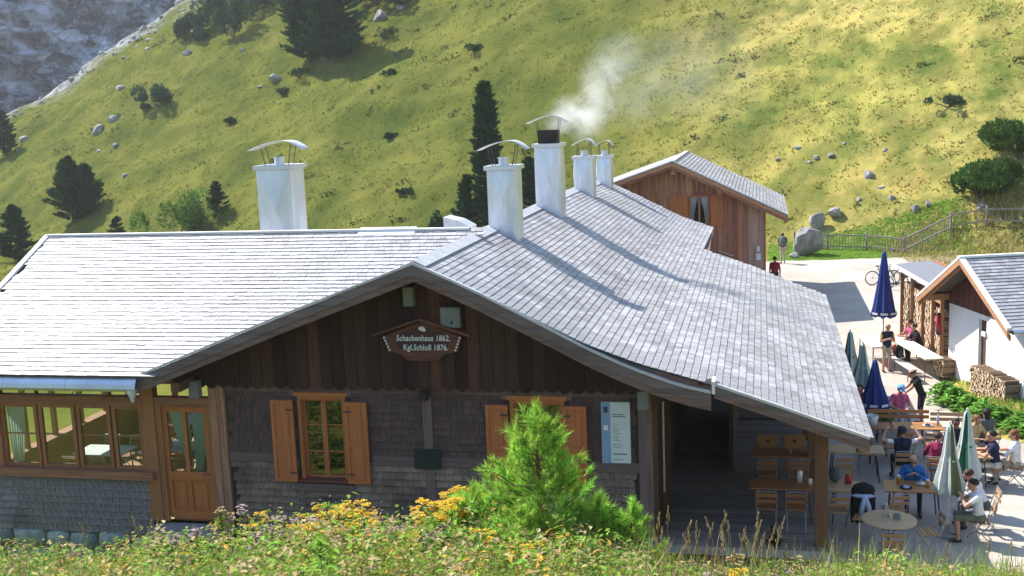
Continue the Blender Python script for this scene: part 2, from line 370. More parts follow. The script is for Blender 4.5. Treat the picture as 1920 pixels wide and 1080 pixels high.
def axis(segs):
    r = []
    for a, b, st in segs: r.append(np.arange(a, b, st))
    return np.concatenate(r + [np.array([segs[-1][1]])])
ax = axis([(-420, -150, 9), (-150, -112, 1.4), (-112, 32, 0.55), (32, 60, 2), (60, 260, 10)])
ay = axis([(-120, -10, 6), (-10, 3, 1.0), (3, 16, 0.35), (16, 62, 1.0), (62, 135, 0.55), (135, 200, 0.9), (200, 420, 10)])
XX, YY = np.meshgrid(ax, ay); ZZ = ground(XX, YY)
V = np.stack([XX.ravel(), YY.ravel(), ZZ.ravel()], 1)
nx, ny = len(ax), len(ay); I = np.arange(nx * ny).reshape(ny, nx)
F = np.stack([I[:-1, :-1].ravel(), I[:-1, 1:].ravel(), I[1:, 1:].ravel(), I[1:, :-1].ravel()], 1)
def hill_material():
    m = bpy.data.materials.new('hillside'); m.use_nodes = True; n = m.node_tree; L = n.links; b = n.nodes['Principled BSDF']
    b.inputs['Roughness'].default_value = 0.9; b.inputs['Specular IOR Level'].default_value = 0.0
    tc = n.nodes.new('ShaderNodeTexCoord')
    def noise(sc, det, st=(1, 1, 1), rot=0):
        mp = n.nodes.new('ShaderNodeMapping'); mp.inputs['Scale'].default_value = st; mp.inputs['Rotation'].default_value = (0, 0, rot)
        L.new(tc.outputs['Object'], mp.inputs[0])
        q = n.nodes.new('ShaderNodeTexNoise'); q.inputs['Scale'].default_value = sc; q.inputs['Detail'].default_value = det; q.inputs['Roughness'].default_value = 0.65
        L.new(mp.outputs[0], q.inputs[0]); return q.outputs[0]
    def mix(f, a, bb, lo=0.4, hi=0.6):
        r = n.nodes.new('ShaderNodeMapRange'); r.inputs[1].default_value = lo; r.inputs[2].default_value = hi; L.new(f, r.inputs[0])
        x = n.nodes.new('ShaderNodeMix'); x.data_type = 'RGBA'; L.new(r.outputs[0], x.inputs[0])
        for i, c in ((6, a), (7, bb)):
            if isinstance(c, tuple): x.inputs[i].default_value = (*c, 1)
            else: L.new(c, x.inputs[i])
        return x.outputs[2]
    c = mix(noise(0.045, 4), (0.27, 0.25, 0.06), (0.40, 0.315, 0.10), 0.36, 0.64)
    c = mix(noise(0.09, 5, (1, 0.45, 1), 0.5), c, (0.26, 0.165, 0.05), 0.54, 0.72)
    c = mix(noise(0.22, 6, (1, 0.5, 1), 0.5), (0.085, 0.115, 0.024), c, 0.36, 0.56)
    c = mix(noise(0.55, 6, (1, 0.5, 1), 0.5), (0.135, 0.135, 0.035), c, 0.30, 0.54)
    # blend along x: darker green towards the left, brighter straw colour towards the right
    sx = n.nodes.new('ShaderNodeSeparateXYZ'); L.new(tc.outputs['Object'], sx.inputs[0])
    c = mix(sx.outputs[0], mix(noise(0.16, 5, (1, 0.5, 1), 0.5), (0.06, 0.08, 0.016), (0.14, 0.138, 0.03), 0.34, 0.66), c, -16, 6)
    at = n.nodes.new('ShaderNodeAttribute'); at.attribute_name = 'scree'
    sc_ = mix(noise(0.9, 6), (0.12, 0.125, 0.13), (0.33, 0.33, 0.335))
    x = n.nodes.new('ShaderNodeMix'); x.data_type = 'RGBA'; L.new(at.outputs['Fac'], x.inputs[0]); L.new(c, x.inputs[6]); L.new(sc_, x.inputs[7])
    L.new(x.outputs[2], b.inputs['Base Color'])
    bu = n.nodes.new('ShaderNodeBump'); bu.inputs['Strength'].default_value = 0.45; bu.inputs['Distance'].default_value = 0.25
    L.new(noise(2.6, 5), bu.inputs['Height']); L.new(bu.outputs[0], b.inputs['Normal'])
    MAT['hillside'] = m
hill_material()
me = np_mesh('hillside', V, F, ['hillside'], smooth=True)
cs = crest_s(XX, YY).ravel()
scr = np.clip(sstep(-10, 1.0, cs + 17 * fbm(V[:, 0] / 5, V[:, 1] / 5, 3, 31)), 0, 1) * (V[:, 1] > 100)
a = me.attributes.new('scree', 'FLOAT', 'POINT'); a.data.foreach_set('value', scr.astype(np.float32))
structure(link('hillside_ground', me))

# tufts of mountain grass on the visible slope (uncountable)
def scatter(n, x0, x1, y0, y1, seed):
    g = np.random.default_rng(seed); return g.uniform(x0, x1, n), g.uniform(y0, y1, n), g
def in_view(X, Y, Z, mg=40):
    Rm = np.array(cam.matrix_world.to_3x3()); P = np.stack([X, Y, Z - 8.5], 1) @ Rm
    d = -P[:, 2]; u = 960 + 2100 * P[:, 0] / np.maximum(d, .01); v = 540 - 2100 * P[:, 1] / np.maximum(d, .01)
    return (d > 0) & (u > -mg) & (u < 1920 + mg) & (v > -mg) & (v < 1080 + mg)
def tufts(name, X, Y, g, blades, h0, h1, wd, mats, spread=0.25, midx=None, lean=0.5, zoff=-0.02):
    n = len(X); Z = ground(X, Y) + zoff
    k = blades; Xb = np.repeat(X, k); Yb = np.repeat(Y, k); Zb = np.repeat(Z, k); t = np.repeat(g.random(n), k) * 0.7 + g.random(n * k) * 0.3
    sp = np.repeat(np.broadcast_to(spread, (n,)), k); Xb = Xb + g.normal(0, 1, n * k) * sp; Yb = Yb + g.normal(0, 1, n * k) * sp
    Zb = ground(Xb, Yb) + zoff
    h = g.uniform(h0, h1, n * k); an = g.uniform(0, 2 * np.pi, n * k); ln = g.uniform(0.1, lean, n * k) * h
    la = g.uniform(0, 2 * np.pi, n * k); ww = wd * g.uniform(0.6, 1.3, n * k)
    dx, dy = np.cos(an) * ww / 2, np.sin(an) * ww / 2; tx, ty = np.cos(la) * ln, np.sin(la) * ln
    b0 = np.stack([Xb - dx, Yb - dy, Zb], 1); b1 = np.stack([Xb + dx, Yb + dy, Zb], 1); tp = np.stack([Xb + tx, Yb + ty, Zb + h], 1)
    V = np.stack([b0, b1, tp], 1).reshape(-1, 3); F = np.arange(len(V)).reshape(-1, 3)
    mi = np.repeat(midx, k) if midx is not None else None
    return np_mesh(name, V, F, mats, t, mi)
X, Y, g = scatter(34000, -125, 30, 66, 185, 5)
dn = fbm(X / 4, Y / 4, 3, 77)
k = in_view(X, Y, ground(X, Y)) & (crest_s(X, Y) < -2) & (dn > -0.6 + 0.45 * g.random(len(X))) & (Y > 70 + 0.0 * X); X, Y = X[k], Y[k]
keep = g.random(len(X)) < 0.85; X, Y = X[keep], Y[keep]
stuff(tag(link('mountain_grass', tufts('mountain_grass', X, Y, g, 6, 0.07, 0.22, 0.16, ['tussock', 'tussock_green'], 0.22, lean=1.4, midx=(g.random(len(X)) < np.clip((-X + 8) / 24, 0.1, .95)).astype(int))), 'yellow green mountain grass covering the open slope', 'grass'))
# dark low scrub dotted over the slope
g = np.random.default_rng(55); n = 520; X = g.uniform(-110, 24, n); Y = g.uniform(73, 172, n); k = in_view(X, Y, ground(X, Y)) & (crest_s(X, Y) < -5) & (fbm(X / 14, Y / 14, 3, 71) > -.06); X, Y = X[k], Y[k]; n = len(X); q = 16
s_ = np.repeat(g.uniform(.18, .5, n) * (1 + .006 * (Y - 70)), q); Xb = np.repeat(X, q) + g.normal(0, 1, n * q) * s_ * .8 + g.normal(0, .1, n * q); Yb = np.repeat(Y, q) + g.normal(0, .4, n * q) * s_; Zb = ground(Xb, Yb) + g.uniform(0, .45, n * q) * s_
D = g.normal(0, 1, (n * q, 3)); D[:, 2] = np.abs(D[:, 2]) * .7; D /= np.linalg.norm(D, axis=1)[:, None]; S = np.cross(D, g.normal(0, 1, (n * q, 3))); S /= np.linalg.norm(S, axis=1)[:, None]; C = np.stack([Xb, Yb, Zb], 1); L_ = (s_ * .55)[:, None]
V = np.stack([C - S * L_ * .4, C + S * L_ * .4, C + D * L_], 1).reshape(-1, 3)
stuff(tag(link('alpine_scrub', np_mesh('alpine_scrub', V, np.arange(len(V)).reshape(-1, 3), ['scrub'], np.repeat(g.random(n), q))), 'dark low scrub dotted over the grass slope', 'scrub'))
# bright lawn strip beyond the road and rank grass on the bank right of it
X, Y, g = scatter(16000, 0.5, 12, 64.5, 73, 8); k = (Y > 65.2 + 0.4 * np.sin(X * 1.3) + 0.12 * np.maximum(0, X - 5)) ; X, Y = X[k], Y[k]
stuff(tag(link('lawn_grass', tufts('lawn_grass', X, Y, g, 3, 0.05, 0.15, 0.10, ['lawn'], 0.1, lean=1.2)), 'bright green lawn strip between gravel yard and picket fence', 'grass'))
X, Y, g = scatter(5000, 5.6, 11, 29.5, 38, 12); k = (X > 5.9 + .1 * np.sin(Y * 3)) & (Y > 31 - .8 * (X - 7)); X, Y = X[k], Y[k]
stuff(tag(link('verge_grass', tufts('verge_grass', X, Y, g, 4, 0.06, 0.22, 0.03, ['lawn', 'tussock'], 0.08, midx=(g.random(len(X)) < .4).astype(int))), 'short grass at the foot of the white hut', 'grass'))
X, Y, g = scatter(9000, 7.2, 24, 44, 72, 9); k = in_view(X, Y, ground(X, Y)) & (X > 7.4 + 0.5 * np.sin(Y)); X, Y = X[k], Y[k]
stuff(tag(link('bank_grass', tufts('bank_grass', X, Y, g, 5, 0.12, 0.42, 0.07, ['tussock', 'dry_stalk'], 0.15, midx=(g.random(len(X)) < .35).astype(int), lean=1.0)), 'tall straw coloured grass on the bank behind the woodshed', 'grass'))

# gravel terrace and yard
pts = [(1.3, 18.6), (3, 17.6), (5.5, 17.9), (7.5, 19), (9.6, 22), (9.2, 26), (8.2, 29), (6.9, 31.0), (6.4, 36), (5.9, 40), (6.0, 45), (7.0, 50), (8.2, 54), (9.0, 58), (9.7, 62), (12, 65.2), (10, 66.4), (7, 65.9), (5, 65.5), (3, 65.2), (1, 65.0), (-1, 64.4), (-3, 62), (-4, 46), (-2.3, 36), (-1.5, 20.9)]
bm_pts = []
for i, p in enumerate(pts):
    q = pts[(i + 1) % len(pts)]
    for j in range(4):
        f = j / 4; bm_pts.append((p[0] + (q[0] - p[0]) * f + random.uniform(-.12, .12), p[1] + (q[1] - p[1]) * f + random.uniform(-.12, .12)))
bm = bmesh.new(); vs = [bm.verts.new((x, y, G)) for x, y in bm_pts]; bm.faces.new(vs)
bmesh.ops.triangulate(bm, faces=bm.faces); bmesh.ops.recalc_face_normals(bm, faces=bm.faces)
me = bpy.data.meshes.new('gravel_terrace'); bm.to_mesh(me); bm.free(); me.materials.append(MAT['gravel'])
structure(link('gravel_terrace', me))

# rock mountain far behind the crest
nu, nv = 420, 240
u = np.linspace(0, 1, nu); v = np.linspace(0, 1, nv); U, Vv = np.meshgrid(u, v)
bx = -330 + 290 * U; by = 205 + 150 * U; bz = -40 + 190 * Vv
back = Vv ** 1.1 * 75
nd = (-0.46, 0.89)
rid = 1 - np.abs(2 * fbm(U * 9 + Vv * 3, Vv * 5 - U * 2, 5, 41)) * 2
sm = sstep(0.34, 0.60, U - 0.35 * Vv + 0.10 * fbm(U * 8, Vv * 8, 3, 4))
def ridged(x, y, o, seed): return sum((0.5 ** i) * (1 - 2 * np.abs(vnoise(x * 2.1 ** i, y * 2.1 ** i, seed + i) - .5) * 2) for i in range(o))
strat = Vv * 26 + 5 * fbm(U * 6, Vv * 5, 3, 51) + 3 * U; st_ = strat - np.floor(strat)
disp = (rid * 14 + 9 * ridged(U * 26 + 9 * Vv, Vv * 15, 4, 43) + 5.5 * st_ ** 2 + 9 * fbm(U * 70, Vv * 60, 4, 44)) * (1 - 0.85 * sm) + 28 * fbm(U * 4, Vv * 4, 3, 47)
X3 = bx + nd[0] * (back - disp); Y3 = by + nd[1] * (back - disp); Z3 = bz + 3 * fbm(U * 60, Vv * 60, 2, 48)
V = np.stack([X3.ravel(), Y3.ravel(), Z3.ravel()], 1); I = np.arange(nu * nv).reshape(nv, nu)
F = np.stack([I[:-1, :-1].ravel(), I[:-1, 1:].ravel(), I[1:, 1:].ravel(), I[1:, :-1].ravel()], 1)
structure(link('rock_mountain', np_mesh('rock_mountain', V, F, ['cliff'])))
# ================================================================== main hut
YF = 21.34; YR = 20.44                                       # facade plane, front of the roof overhang
HX = -6.54
PX = [-6.54, -5.24, -4.22, -3.22, -2.22, -0.85, 0.2, 1.15, 1.90]
PZ = [5.68, 5.09, 4.59, 4.10, 3.73, 3.35, 3.00, 2.66, 2.42]
def sag(y): return 0.18 * float(sstep(37.0, 47.0, np.array(y)))
def zr(x, y=20.5): return float(np.interp(x, PX, PZ)) - sag(y)
def zl(x): return 5.68 + 0.382 * (x - HX)
WY0, WY1, WZ0, WZ1 = 20.36, 25.2, 3.40, 5.80
def zw(y): return WZ0 + (WZ1 - WZ0) * (y - WY0) / (WY1 - WY0)
hut = thing('mountain_hut', 'large dark shingled mountain hut with grey shingle roofs, glazed veranda wing and open porch', 'hut', (-6.5, 21.4, G), world=True)

# ---- walls
mb = MB()
W1 = (-9.52, -8.46, 0.98, 2.78); W2 = (-4.95, -3.84, 0.98, 2.78)
x0, x1, z0, z1 = -11.3, -2.12, -0.9, 3.3
ya, yb = YF, YF + 0.28
mb.b2(x0, x1, ya, yb, z0, 0.98); mb.b2(x0, x1, ya, yb, 2.78, z1)
mb.b2(x0, W1[0], ya, yb, 0.98, 2.78); mb.b2(W1[1], W2[0], ya, yb, 0.98, 2.78); mb.b2(W2[1], x1, ya, yb, 0.98, 2.78)
wall = part('front_wall', mb, 'inner_dark', hut)
mb = MB(); mb.b2(-11.3, -11.1, yb, 46.2, -0.9, 3.6); part('side_wall', mb, 'inner_dark', hut)
mb = MB(); mb.b2(-2.32, -2.12, yb, 46.2, -0.9, 3.5); part('side_wall', mb, 'inner_dark', hut)
mb = MB(); mb.prism([(-11.1, -0.9), (-2.32, -0.9), (-2.32, 3.4), (HX, 5.25), (-11.1, 3.6)], 46.0, 46.2); part('back_wall', mb, 'inner_dark', hut)
mb = MB(); mb.b2(-11.1, -2.32, YF + 2.6, YF + 2.8, -0.9, 3.2); mb.b2(-11.1, -2.32, yb, YF + 2.6, -0.2, -0.1); part('inner_partition', mb, 'interior_wood', hut)

# ---- wall shingles of the front: upper field and lighter field below the rail
BIG = []                                                      # shingles kept as pieces of their own
def in_win(x, z):
    for a in (W1, W2):
        if a[0] - 0.1 < x < a[1] + 0.1 and a[2] - 0.05 < z < a[3] + 0.1: return True
    return False
def shingle_mesh(name, mat, w, l, th, axis):
    """one tapered shingle; local x = width, local y = down the slope (butt at +y), z = out"""
    b = MB(); b.add([(-w / 2, -l / 2, 0), (w / 2, -l / 2, 0), (w / 2, l / 2, 0), (-w / 2, l / 2, 0), (-w / 2, -l / 2, th * 0.35), (w / 2, -l / 2, th * 0.35), (w / 2, l / 2, th), (-w / 2, l / 2, th)],
                    [(4, 5, 6, 7), (3, 2, 6, 7)[::-1], (0, 3, 7, 4)[::-1], (1, 5, 6, 2)[::-1], (0, 1, 2, 3), (0, 4, 5, 1)], 0, axis)
    return b.mesh(name, [mat])
def frame_m(o, xa, ya_, za): 
    m = Matrix((xa, ya_, za)).transposed().to_4x4(); m.translation = o; return m
def shingles(items, name, mat, parent, nbig, variants=8, th=0.02):
    """items: (matrix, width, length, score); the nbig with the highest score become pieces, the rest one mesh"""
    items.sort(key=lambda q: -q[3])
    ms = [shingle_mesh(name, mat, 1.0, 1.0, th, random.random()) for _ in range(variants)]
    for mt, wd, ln, sc_ in items[:nbig]:
        o = bpy.data.objects.new(name, random.choice(ms)); COL.objects.link(o); o.parent = parent
        o.matrix_basis = mt @ Matrix.Diagonal((wd, ln, 1, 1))
    rest = items[nbig:]
    if rest:
        base = np.array([(-.5, -.5, 0), (.5, -.5, 0), (.5, .5, 0), (-.5, .5, 0), (-.5, -.5, th * .35), (.5, -.5, th * .35), (.5, .5, th), (-.5, .5, th)])
        fc = np.array([(4, 5, 6, 7), (7, 6, 2, 3), (4, 7, 3, 0), (2, 6, 5, 1)])
        A = np.array([np.array(q[0]) for q in rest]); S = np.array([(q[1], q[2], 1) for q in rest])
        P = base[None] * S[:, None, :]
        P = np.einsum('nij,nkj->nki', A[:, :3, :3], P) + A[:, None, :3, 3]
        n = len(rest); V = P.reshape(-1, 3); F = (fc[None] + 8 * np.arange(n)[:, None, None]).reshape(-1, 4)
        o = link(name + '_field', np_mesh(name + '_field', V, F, [mat], np.repeat(RNG.random(n), 4)), None); o.parent = parent
        stuff(o)
camp = Vector((0, 0, 8.5))
def wall_rows(xa, xb, za, zb, y, exp, skip=None, wmin=0.09, wmax=0.2, tilt=0.24):
    it = []; z = za; 
    while z < zb:
        x = xa + random.uniform(-0.1, 0)
        while x < xb:
            w_ = random.uniform(wmin, wmax); xc = x + w_ / 2
            if xc + w_ / 2 > xb + .02 or xc - w_ / 2 < xa - .02: x += w_; continue
            if not (skip and skip(xc, z + exp / 2)):
                zc = z + exp * 0.5 + random.uniform(-0.008, 0.008)
                zz = Vector((0, -math.cos(tilt), math.sin(tilt))); yy = Vector((0, -math.sin(tilt), -math.cos(tilt))); xx = Vector((1, 0, 0))
                c = Vector((xc, y - random.uniform(0, 0.006), zc))
                it.append((frame_m(c, yy.cross(zz), yy, zz), w_ - 0.006, exp * 1.15, 30 - (c - camp).length))
            x += w_
        z += exp
    return it
it = wall_rows(-11.15, -2.4, 1.53, 3.1, YF - 0.012, 0.155, in_win)
shingles(it, 'wall_shingle', 'wall_shingle', wall, 130)
it = wall_rows(-11.15, -2.4, -0.35, 1.32, YF - 0.014, 0.155, in_win)
shingles(it, 'weathered_wall_shingle', 'wall_shingle_low', wall, 170, th=0.045)
# ---- timber frame on the facade
def timber(name, mat, *b):
    m = MB(); m.b2(*b); return part(name, m, mat, hut)
yo = YF - 0.075
for xa, xb in ((-11.16, -10.12), (-7.93, -6.78), (-6.57, -5.46), (-3.38, -2.37)): timber('rail', 'beam_grey', xa, xb, yo, YF + 0.03, 1.33, 1.53)
timber('rail', 'beam_grey', -11.16, -2.37, yo + 0.02, YF + 0.03, 2.86, 3.02)
timber('post', 'post_grey', -6.77, -6.58, yo - 0.02, YF + 0.03, -0.4, 2.84)
for a in (W1, W2):
    for xx in (a[0] - 0.16, a[1] + 0.01): timber('stud', 'post_grey', xx, xx + 0.15, yo, YF + 0.03, 2.79, 3.04)
    for xx in (a[0] - 0.1, a[1] - 0.06): timber('stud', 'post_grey', xx, xx + 0.16, yo, YF + 0.03, -0.4, 0.72)
    timber('rail', 'beam_grey', a[0] - 0.1, a[1] + 0.1, yo - 0.005, YF + 0.03, 0.72, 0.88)
timber('corner_post', 'post_grey', -2.37, -2.10, yo - 0.01, YF + 0.1, -0.1, 3.05)
timber('corner_post', 'corner_post', -11.50, -11.34, YF - 0.12, YF + 0.05, -0.15, 3.25)
timber('corner_post', 'corner_post', -11.335, -11.17, YF - 0.10, YF + 0.05, -0.15, 3.05)
# ---- windows with shutters
def window(a, closed=0.0):
    x0, x1, z0, z1 = a; y = YF - 0.05
    m = MB(); t = 0.075
    m.b2(x0, x1, y, YF + 0.2, z1 - t, z1); m.b2(x0, x0 + t, y, YF + 0.2, z0, z1 - t); m.b2(x1 - t, x1, y, YF + 0.2, z0, z1 - t)
    win = part('window', m, 'frame_orange', hut)
    m = MB(); m.b2(x0 - 0.06, x1 + 0.06, y - 0.05, YF + 0.05, z1 + 0.002, z1 + 0.09); sub('lintel', m, ['frame_orange'], win)
    m = MB(); m.b2(x0 - 0.04, x1 + 0.04, y - 0.07, YF + 0.2, z0 - 0.06, z0 - 0.002); sub('sill', m, ['sill_red'], win)
    xm = (x0 + x1) / 2; yy = YF + 0.1
    for xa, xb in ((x0 + t, xm), (xm, x1 - t)):
        m = MB(); s = 0.055
        m.b2(xa, xb, yy - 0.03, yy + 0.02, z1 - t - s, z1 - t); m.b2(xa, xb, yy - 0.03, yy + 0.02, z0, z0 + s)
        m.b2(xa, xa + s, yy - 0.03, yy + 0.02, z0 + s, z1 - t - s); m.b2(xb - s, xb, yy - 0.03, yy + 0.02, z0 + s, z1 - t - s)
        h = (z1 - t - z0) / 3
        for i in (1, 2): m.b2(xa + s, xb - s, yy - 0.02, yy + 0.01, z0 + i * h - 0.014, z0 + i * h + 0.014)
        sub('sash', m, ['frame_orange'], win)
        for i in range(3):
            m = MB(); m.b2(xa + s, xb - s, yy - 0.006, yy, z0 + i * h + 0.016, z0 + (i + 1) * h - 0.016); sub('pane', m, ['window_glass'], win)
    return win
def shutter(x0, x1, z0, z1, ang):
    m = MB(); y = YF - 0.1; s = 0.07
    m.b2(x0, x1, y - 0.015, y + 0.02, z0, z1)
    for xa, xb, za, zb in ((x0, x0 + s, z0, z1), (x1 - s, x1, z0, z1), (x0 + s, x1 - s, z0, z0 + s), (x0 + s, x1 - s, z1 - s, z1), (x0 + s, x1 - s, z0 + (z1 - z0) * .47, z0 + (z1 - z0) * .47 + s)):
        m.b2(xa, xb, y - 0.035, y - 0.016, za, zb)
    o = part('shutter', m, 'shutter', hut)
    for za, zb in ((z0 + s, z0 + (z1 - z0) * .47), (z0 + (z1 - z0) * .47 + s, z1 - s)):
        m = MB(); m.b2(x0 + s + .05, x1 - s - .05, y - 0.028, y - 0.0155, za + .05, zb - .05); sub('panel', m, ['shutter'], o)
    m = MB()
    for z in (z0 + 0.2, z1 - 0.2): m.b2(x0 + (0.0 if ang > 0 else (x1 - x0) - 0.16), x0 + (0.16 if ang > 0 else (x1 - x0)), y - 0.042, y - 0.036, z - 0.018, z + 0.018)
    sub('hinge', m, ['dark_steel'], o)
window(W1); window(W2)
shutter(-10.10, -9.60, 0.93, 2.70, -1); shutter(-8.46, -7.97, 0.93, 2.68, 1)
shutter(-5.44, -4.98, 0.93, 2.68, -1); shutter(-3.86, -3.39, 0.93, 2.68, 1)
# ---- gable boards with scalloped ends
YG = YF - 0.16; x = -12.3; i = 0
while x < -1.35:
    bw = 0.262; xa, xb = x, x + bw
    def top(xx): return (zl(xx) if xx < HX else min(zr(xx), zr(xx))) - 0.20
    zt0, zt1 = top(xa), top(xb); zb = 2.95 + 0.012 * math.sin(i * 1.7)
    if max(zt0, zt1) > zb + 0.06:
        n = 6; poly = []
        for k in range(n + 1):
            f = k / n; poly.append((xa + 0.004 + f * (bw - 0.008), zb + 0.075 * (abs(2 * f - 1) ** 1.6)))
        top_pts = [(xb - 0.004, max(zt1, zb + 0.08)), (xa + 0.004, max(zt0, zb + 0.08))]
        if xa < HX < xb: top_pts.insert(1, (HX, 5.46))
        m = MB(); m.prism(poly + top_pts, YG - 0.012 * (i % 2), YG + 0.03)
        part('gable_board', m, 'rust_board' if i in (12, 22, 25) else 'dark_board', hut)
    x += bw; i += 1
m = MB(); m.b2(-12.2, -1.5, YG + 0.034, YF - 0.08, 3.1, 3.3); m.prism([(-12.2, 3.3), (-1.8, 3.3), (HX, 5.40)], YG + 0.034, YG + 0.06); part('gable_backing', m, 'inner_dark', hut)

# ---- roof of the main house: right slope bends into the porch roof
def yend(x):
    if x <= -1.95: return 47.0 - 0.15 * (x - HX)
    return 37.9 - 0.50 * (x + 1.95)
def slope_slab(name, xs, zf, y0f, y1f, th, mat, ny=14):
    vs = []; fs = []; n = len(xs)
    for k in range(ny + 1):
        for x in xs:
            y = y0f(x) + (y1f(x) - y0f(x)) * k / ny; z = zf(x, y)
            vs.append((x, y, z)); 
    o = len(vs); vs += [(a, b, c - th) for a, b, c in vs]
    for k in range(ny):
        for j in range(n - 1):
            a = k * n + j; fs.append((a, a + 1, a + n + 1, a + n)); fs.append((o + a, o + a + n, o + a + n + 1, o + a + 1))
    for j in range(n - 1):
        fs.append((j, o + j, o + j + 1, j + 1)); a = ny * n + j; fs.append((a, a + 1, o + a + 1, o + a))
    for k in range(ny):
        a = k * n; fs.append((a, a + n, o + a + n, o + a)); a = k * n + n - 1; fs.append((a, o + a, o + a + n, a + n))
    m = MB(); m.add(vs, fs); return part(name, m, mat, hut)
xs_main = list(np.linspace(HX, -1.95, 20)); xs_porch = list(np.linspace(-1.95, 1.88, 16))
zf = lambda x, y: zr(x, y) - 0.03
roofR = slope_slab('roof_slope', xs_main, zf, lambda x: YR, lambda x: yend(min(x, -1.9501)), 0.12, 'roof_deck')
slope_slab('porch_roof', xs_porch, zf, lambda x: YR, yend, 0.12, 'rake_lower')
xs_l = list(np.linspace(-12.62, HX, 10))
def yvalley(x): 
    z = zl(x); return min(WY0 + (z - WZ0) / (WZ1 - WZ0) * (WY1 - WY0), WY1) + 0.1
slope_slab('roof_slope', xs_l, lambda x, y: zl(x), lambda x: YR, lambda x: max(yvalley(x), YR + 0.1), 0.12, 'roof_shingle', 4)
slope_slab('roof_slope', xs_l, lambda x, y: zl(x) - 0.02 - sag(y), lambda x: 25.4, lambda x: 46.6, 0.12, 'roof_shingle', 6)
# shingles on the right slope
it = []
arc = [0.0]; fx_ = np.linspace(HX + 0.02, 1.90, 400); fz_ = np.array([zr(x) for x in fx_])
kern = np.ones(21) / 21; fzp = np.concatenate([np.full(10, 0), fz_, np.full(10, 0)])
fzp[:10] = fz_[0] + 0.0095 * np.arange(10, 0, -1); fzp[-10:] = fz_[-1] - 0.0068 * np.arange(1, 11); fz_ = np.convolve(fzp, kern, 'valid')
sarc = np.concatenate([[0], np.cumsum(np.hypot(np.diff(fx_), np.diff(fz_)))])
EXP = 0.15; ncr = int(sarc[-1] / EXP)
for c in range(ncr + 1):
    s0 = c * EXP + 0.04; xm = float(np.interp(s0 - 0.03, sarc, fx_)); xlo = float(np.interp(min(s0 + .08, sarc[-1]), sarc, fx_)); xhi = float(np.interp(max(s0 - .12, 0), sarc, fx_))
    zlo, zhi = float(np.interp(xlo, fx_, fz_)), float(np.interp(xhi, fx_, fz_))
    d = Vector((xlo - xhi, 0, zlo - zhi)).normalized(); nrm = Vector((-d.z, 0, d.x)); tl = 0.03
    d2 = (d + nrm * tl).normalized(); n2 = Vector((-d2.z, 0, d2.x))
    y = YR - 0.04; ye = yend(xm)
    if xm > -2.03 and xm < -1.87: pass
    while y < ye:
        w_ = random.uniform(0.13, 0.27); yc = y + w_ / 2
        if yc - w_ / 2 > YR - 0.06 and yc + w_ / 2 < ye + 0.1:
            zc = float(np.interp(xm, fx_, fz_)) - sag(yc) + 0.002
            cpt = Vector((xm, yc, zc)) + n2 * random.uniform(0, 0.004)
            jit = random.uniform(-0.005, 0.005)
            it.append((frame_m(cpt + d2 * jit, d2.cross(n2), d2, n2), w_ - 0.009, EXP * 1.32, -(cpt - camp).length))
        y += w_
shingles(it, 'roof_shingle', 'roof_shingle', roofR, 300, th=0.02)
# ridge capping
m = MB()
for y0, y1 in ((YR - 0.02, 26.6), (27.4, 32.4), (33.2, 39.6), (40.3, 45.0)):
    ym = (y0 + y1) / 2; L_ = y1 - y0; z = 5.70 - sag(ym)
    m.beam((HX - 0.13, y0, z - 0.035 - 0), (HX - 0.13, y1, z - 0.035 - sag(y1) + sag(ym)), 0.30, 0.02, up=(-0.357, 0, 0.934))
    m.beam((HX + 0.12, y0, z - 0.025), (HX + 0.12, y1, z - 0.025 - sag(y1) + sag(ym)), 0.28, 0.02, up=(0.43, 0, 0.9))
part('ridge_cap', m, 'flashing', hut)
# bargeboards: strips following the front edge
def strip(name, pts, y0, y1, dt, db, mat):
    m = MB(); up = [(x, z + dt) for x, z in pts]; dn = [(x, z + db) for x, z in pts][::-1]
    for k in range(len(pts) - 1):
        m.prism([up[k], up[k + 1], (pts[k + 1][0], pts[k + 1][1] + db), (pts[k][0], pts[k][1] + db)], y0, y1, t=0.5)
    bmx = m.build(name, [mat], hut)
    bb = bmesh.new(); bb.from_mesh(bmx.data); bmesh.ops.remove_doubles(bb, verts=bb.verts, dist=1e-4); bb.to_mesh(bmx.data); bb.free()
    return bmx
Lp = [(HX, 5.66), (-9.49, 4.58), (-12.74, 3.32)]
Rp = [(HX, 5.66), (-5.9, 5.38), (-5.24, 5.07), (-4.22, 4.55), (-3.22, 4.03), (-2.6, 3.745), (-2.22, 3.59), (-1.7, 3.405), (-1.34, 3.30), (-0.92, 3.21)]
Pp = [(-0.86, 3.36), (0.2, 3.0), (1.15, 2.66), (1.90, 2.40)]
for pts, top_m in ((Lp, 'flashing'), (Rp, 'flashing'), (Pp, 'flashing')):
    strip('verge_flashing', pts, YR - 0.075, YR + 0.02, 0.045, -0.005, top_m)
    strip('bargeboard', pts, YR - 0.06, YR - 0.015, -0.008, -0.20 if pts is not Pp else -0.15, 'rake_upper')
    strip('bargeboard', pts, YR - 0.035, YR + 0.02, -0.18 if pts is not Pp else -0.13, -0.34 if pts is not Pp else -0.25, 'rake_lower')
strip('soffit_board', Lp, YR + 0.025, YF - 0.2, -0.16, -0.19, 'rake_lower'); strip('soffit_board', Rp[:-1], YR + 0.025, YF - 0.2, -0.20, -0.23, 'rake_lower')
strip('soffit_board', [(x, z) for x, z in Pp], YR + 0.025, YR + 0.1, -0.14, -0.24, 'rake_red')
m = MB(); m.b2(-0.90, -0.84, YR - 0.09, YR + 0.3, 3.20, 3.44); part('step_flashing', m, 'white_paint', hut)
m = MB(); m.b2(-1.15, -0.92, YR - 0.03, YR + 0.25, 3.36, 3.41); part('snow_catch', m, 'soot_metal', hut)
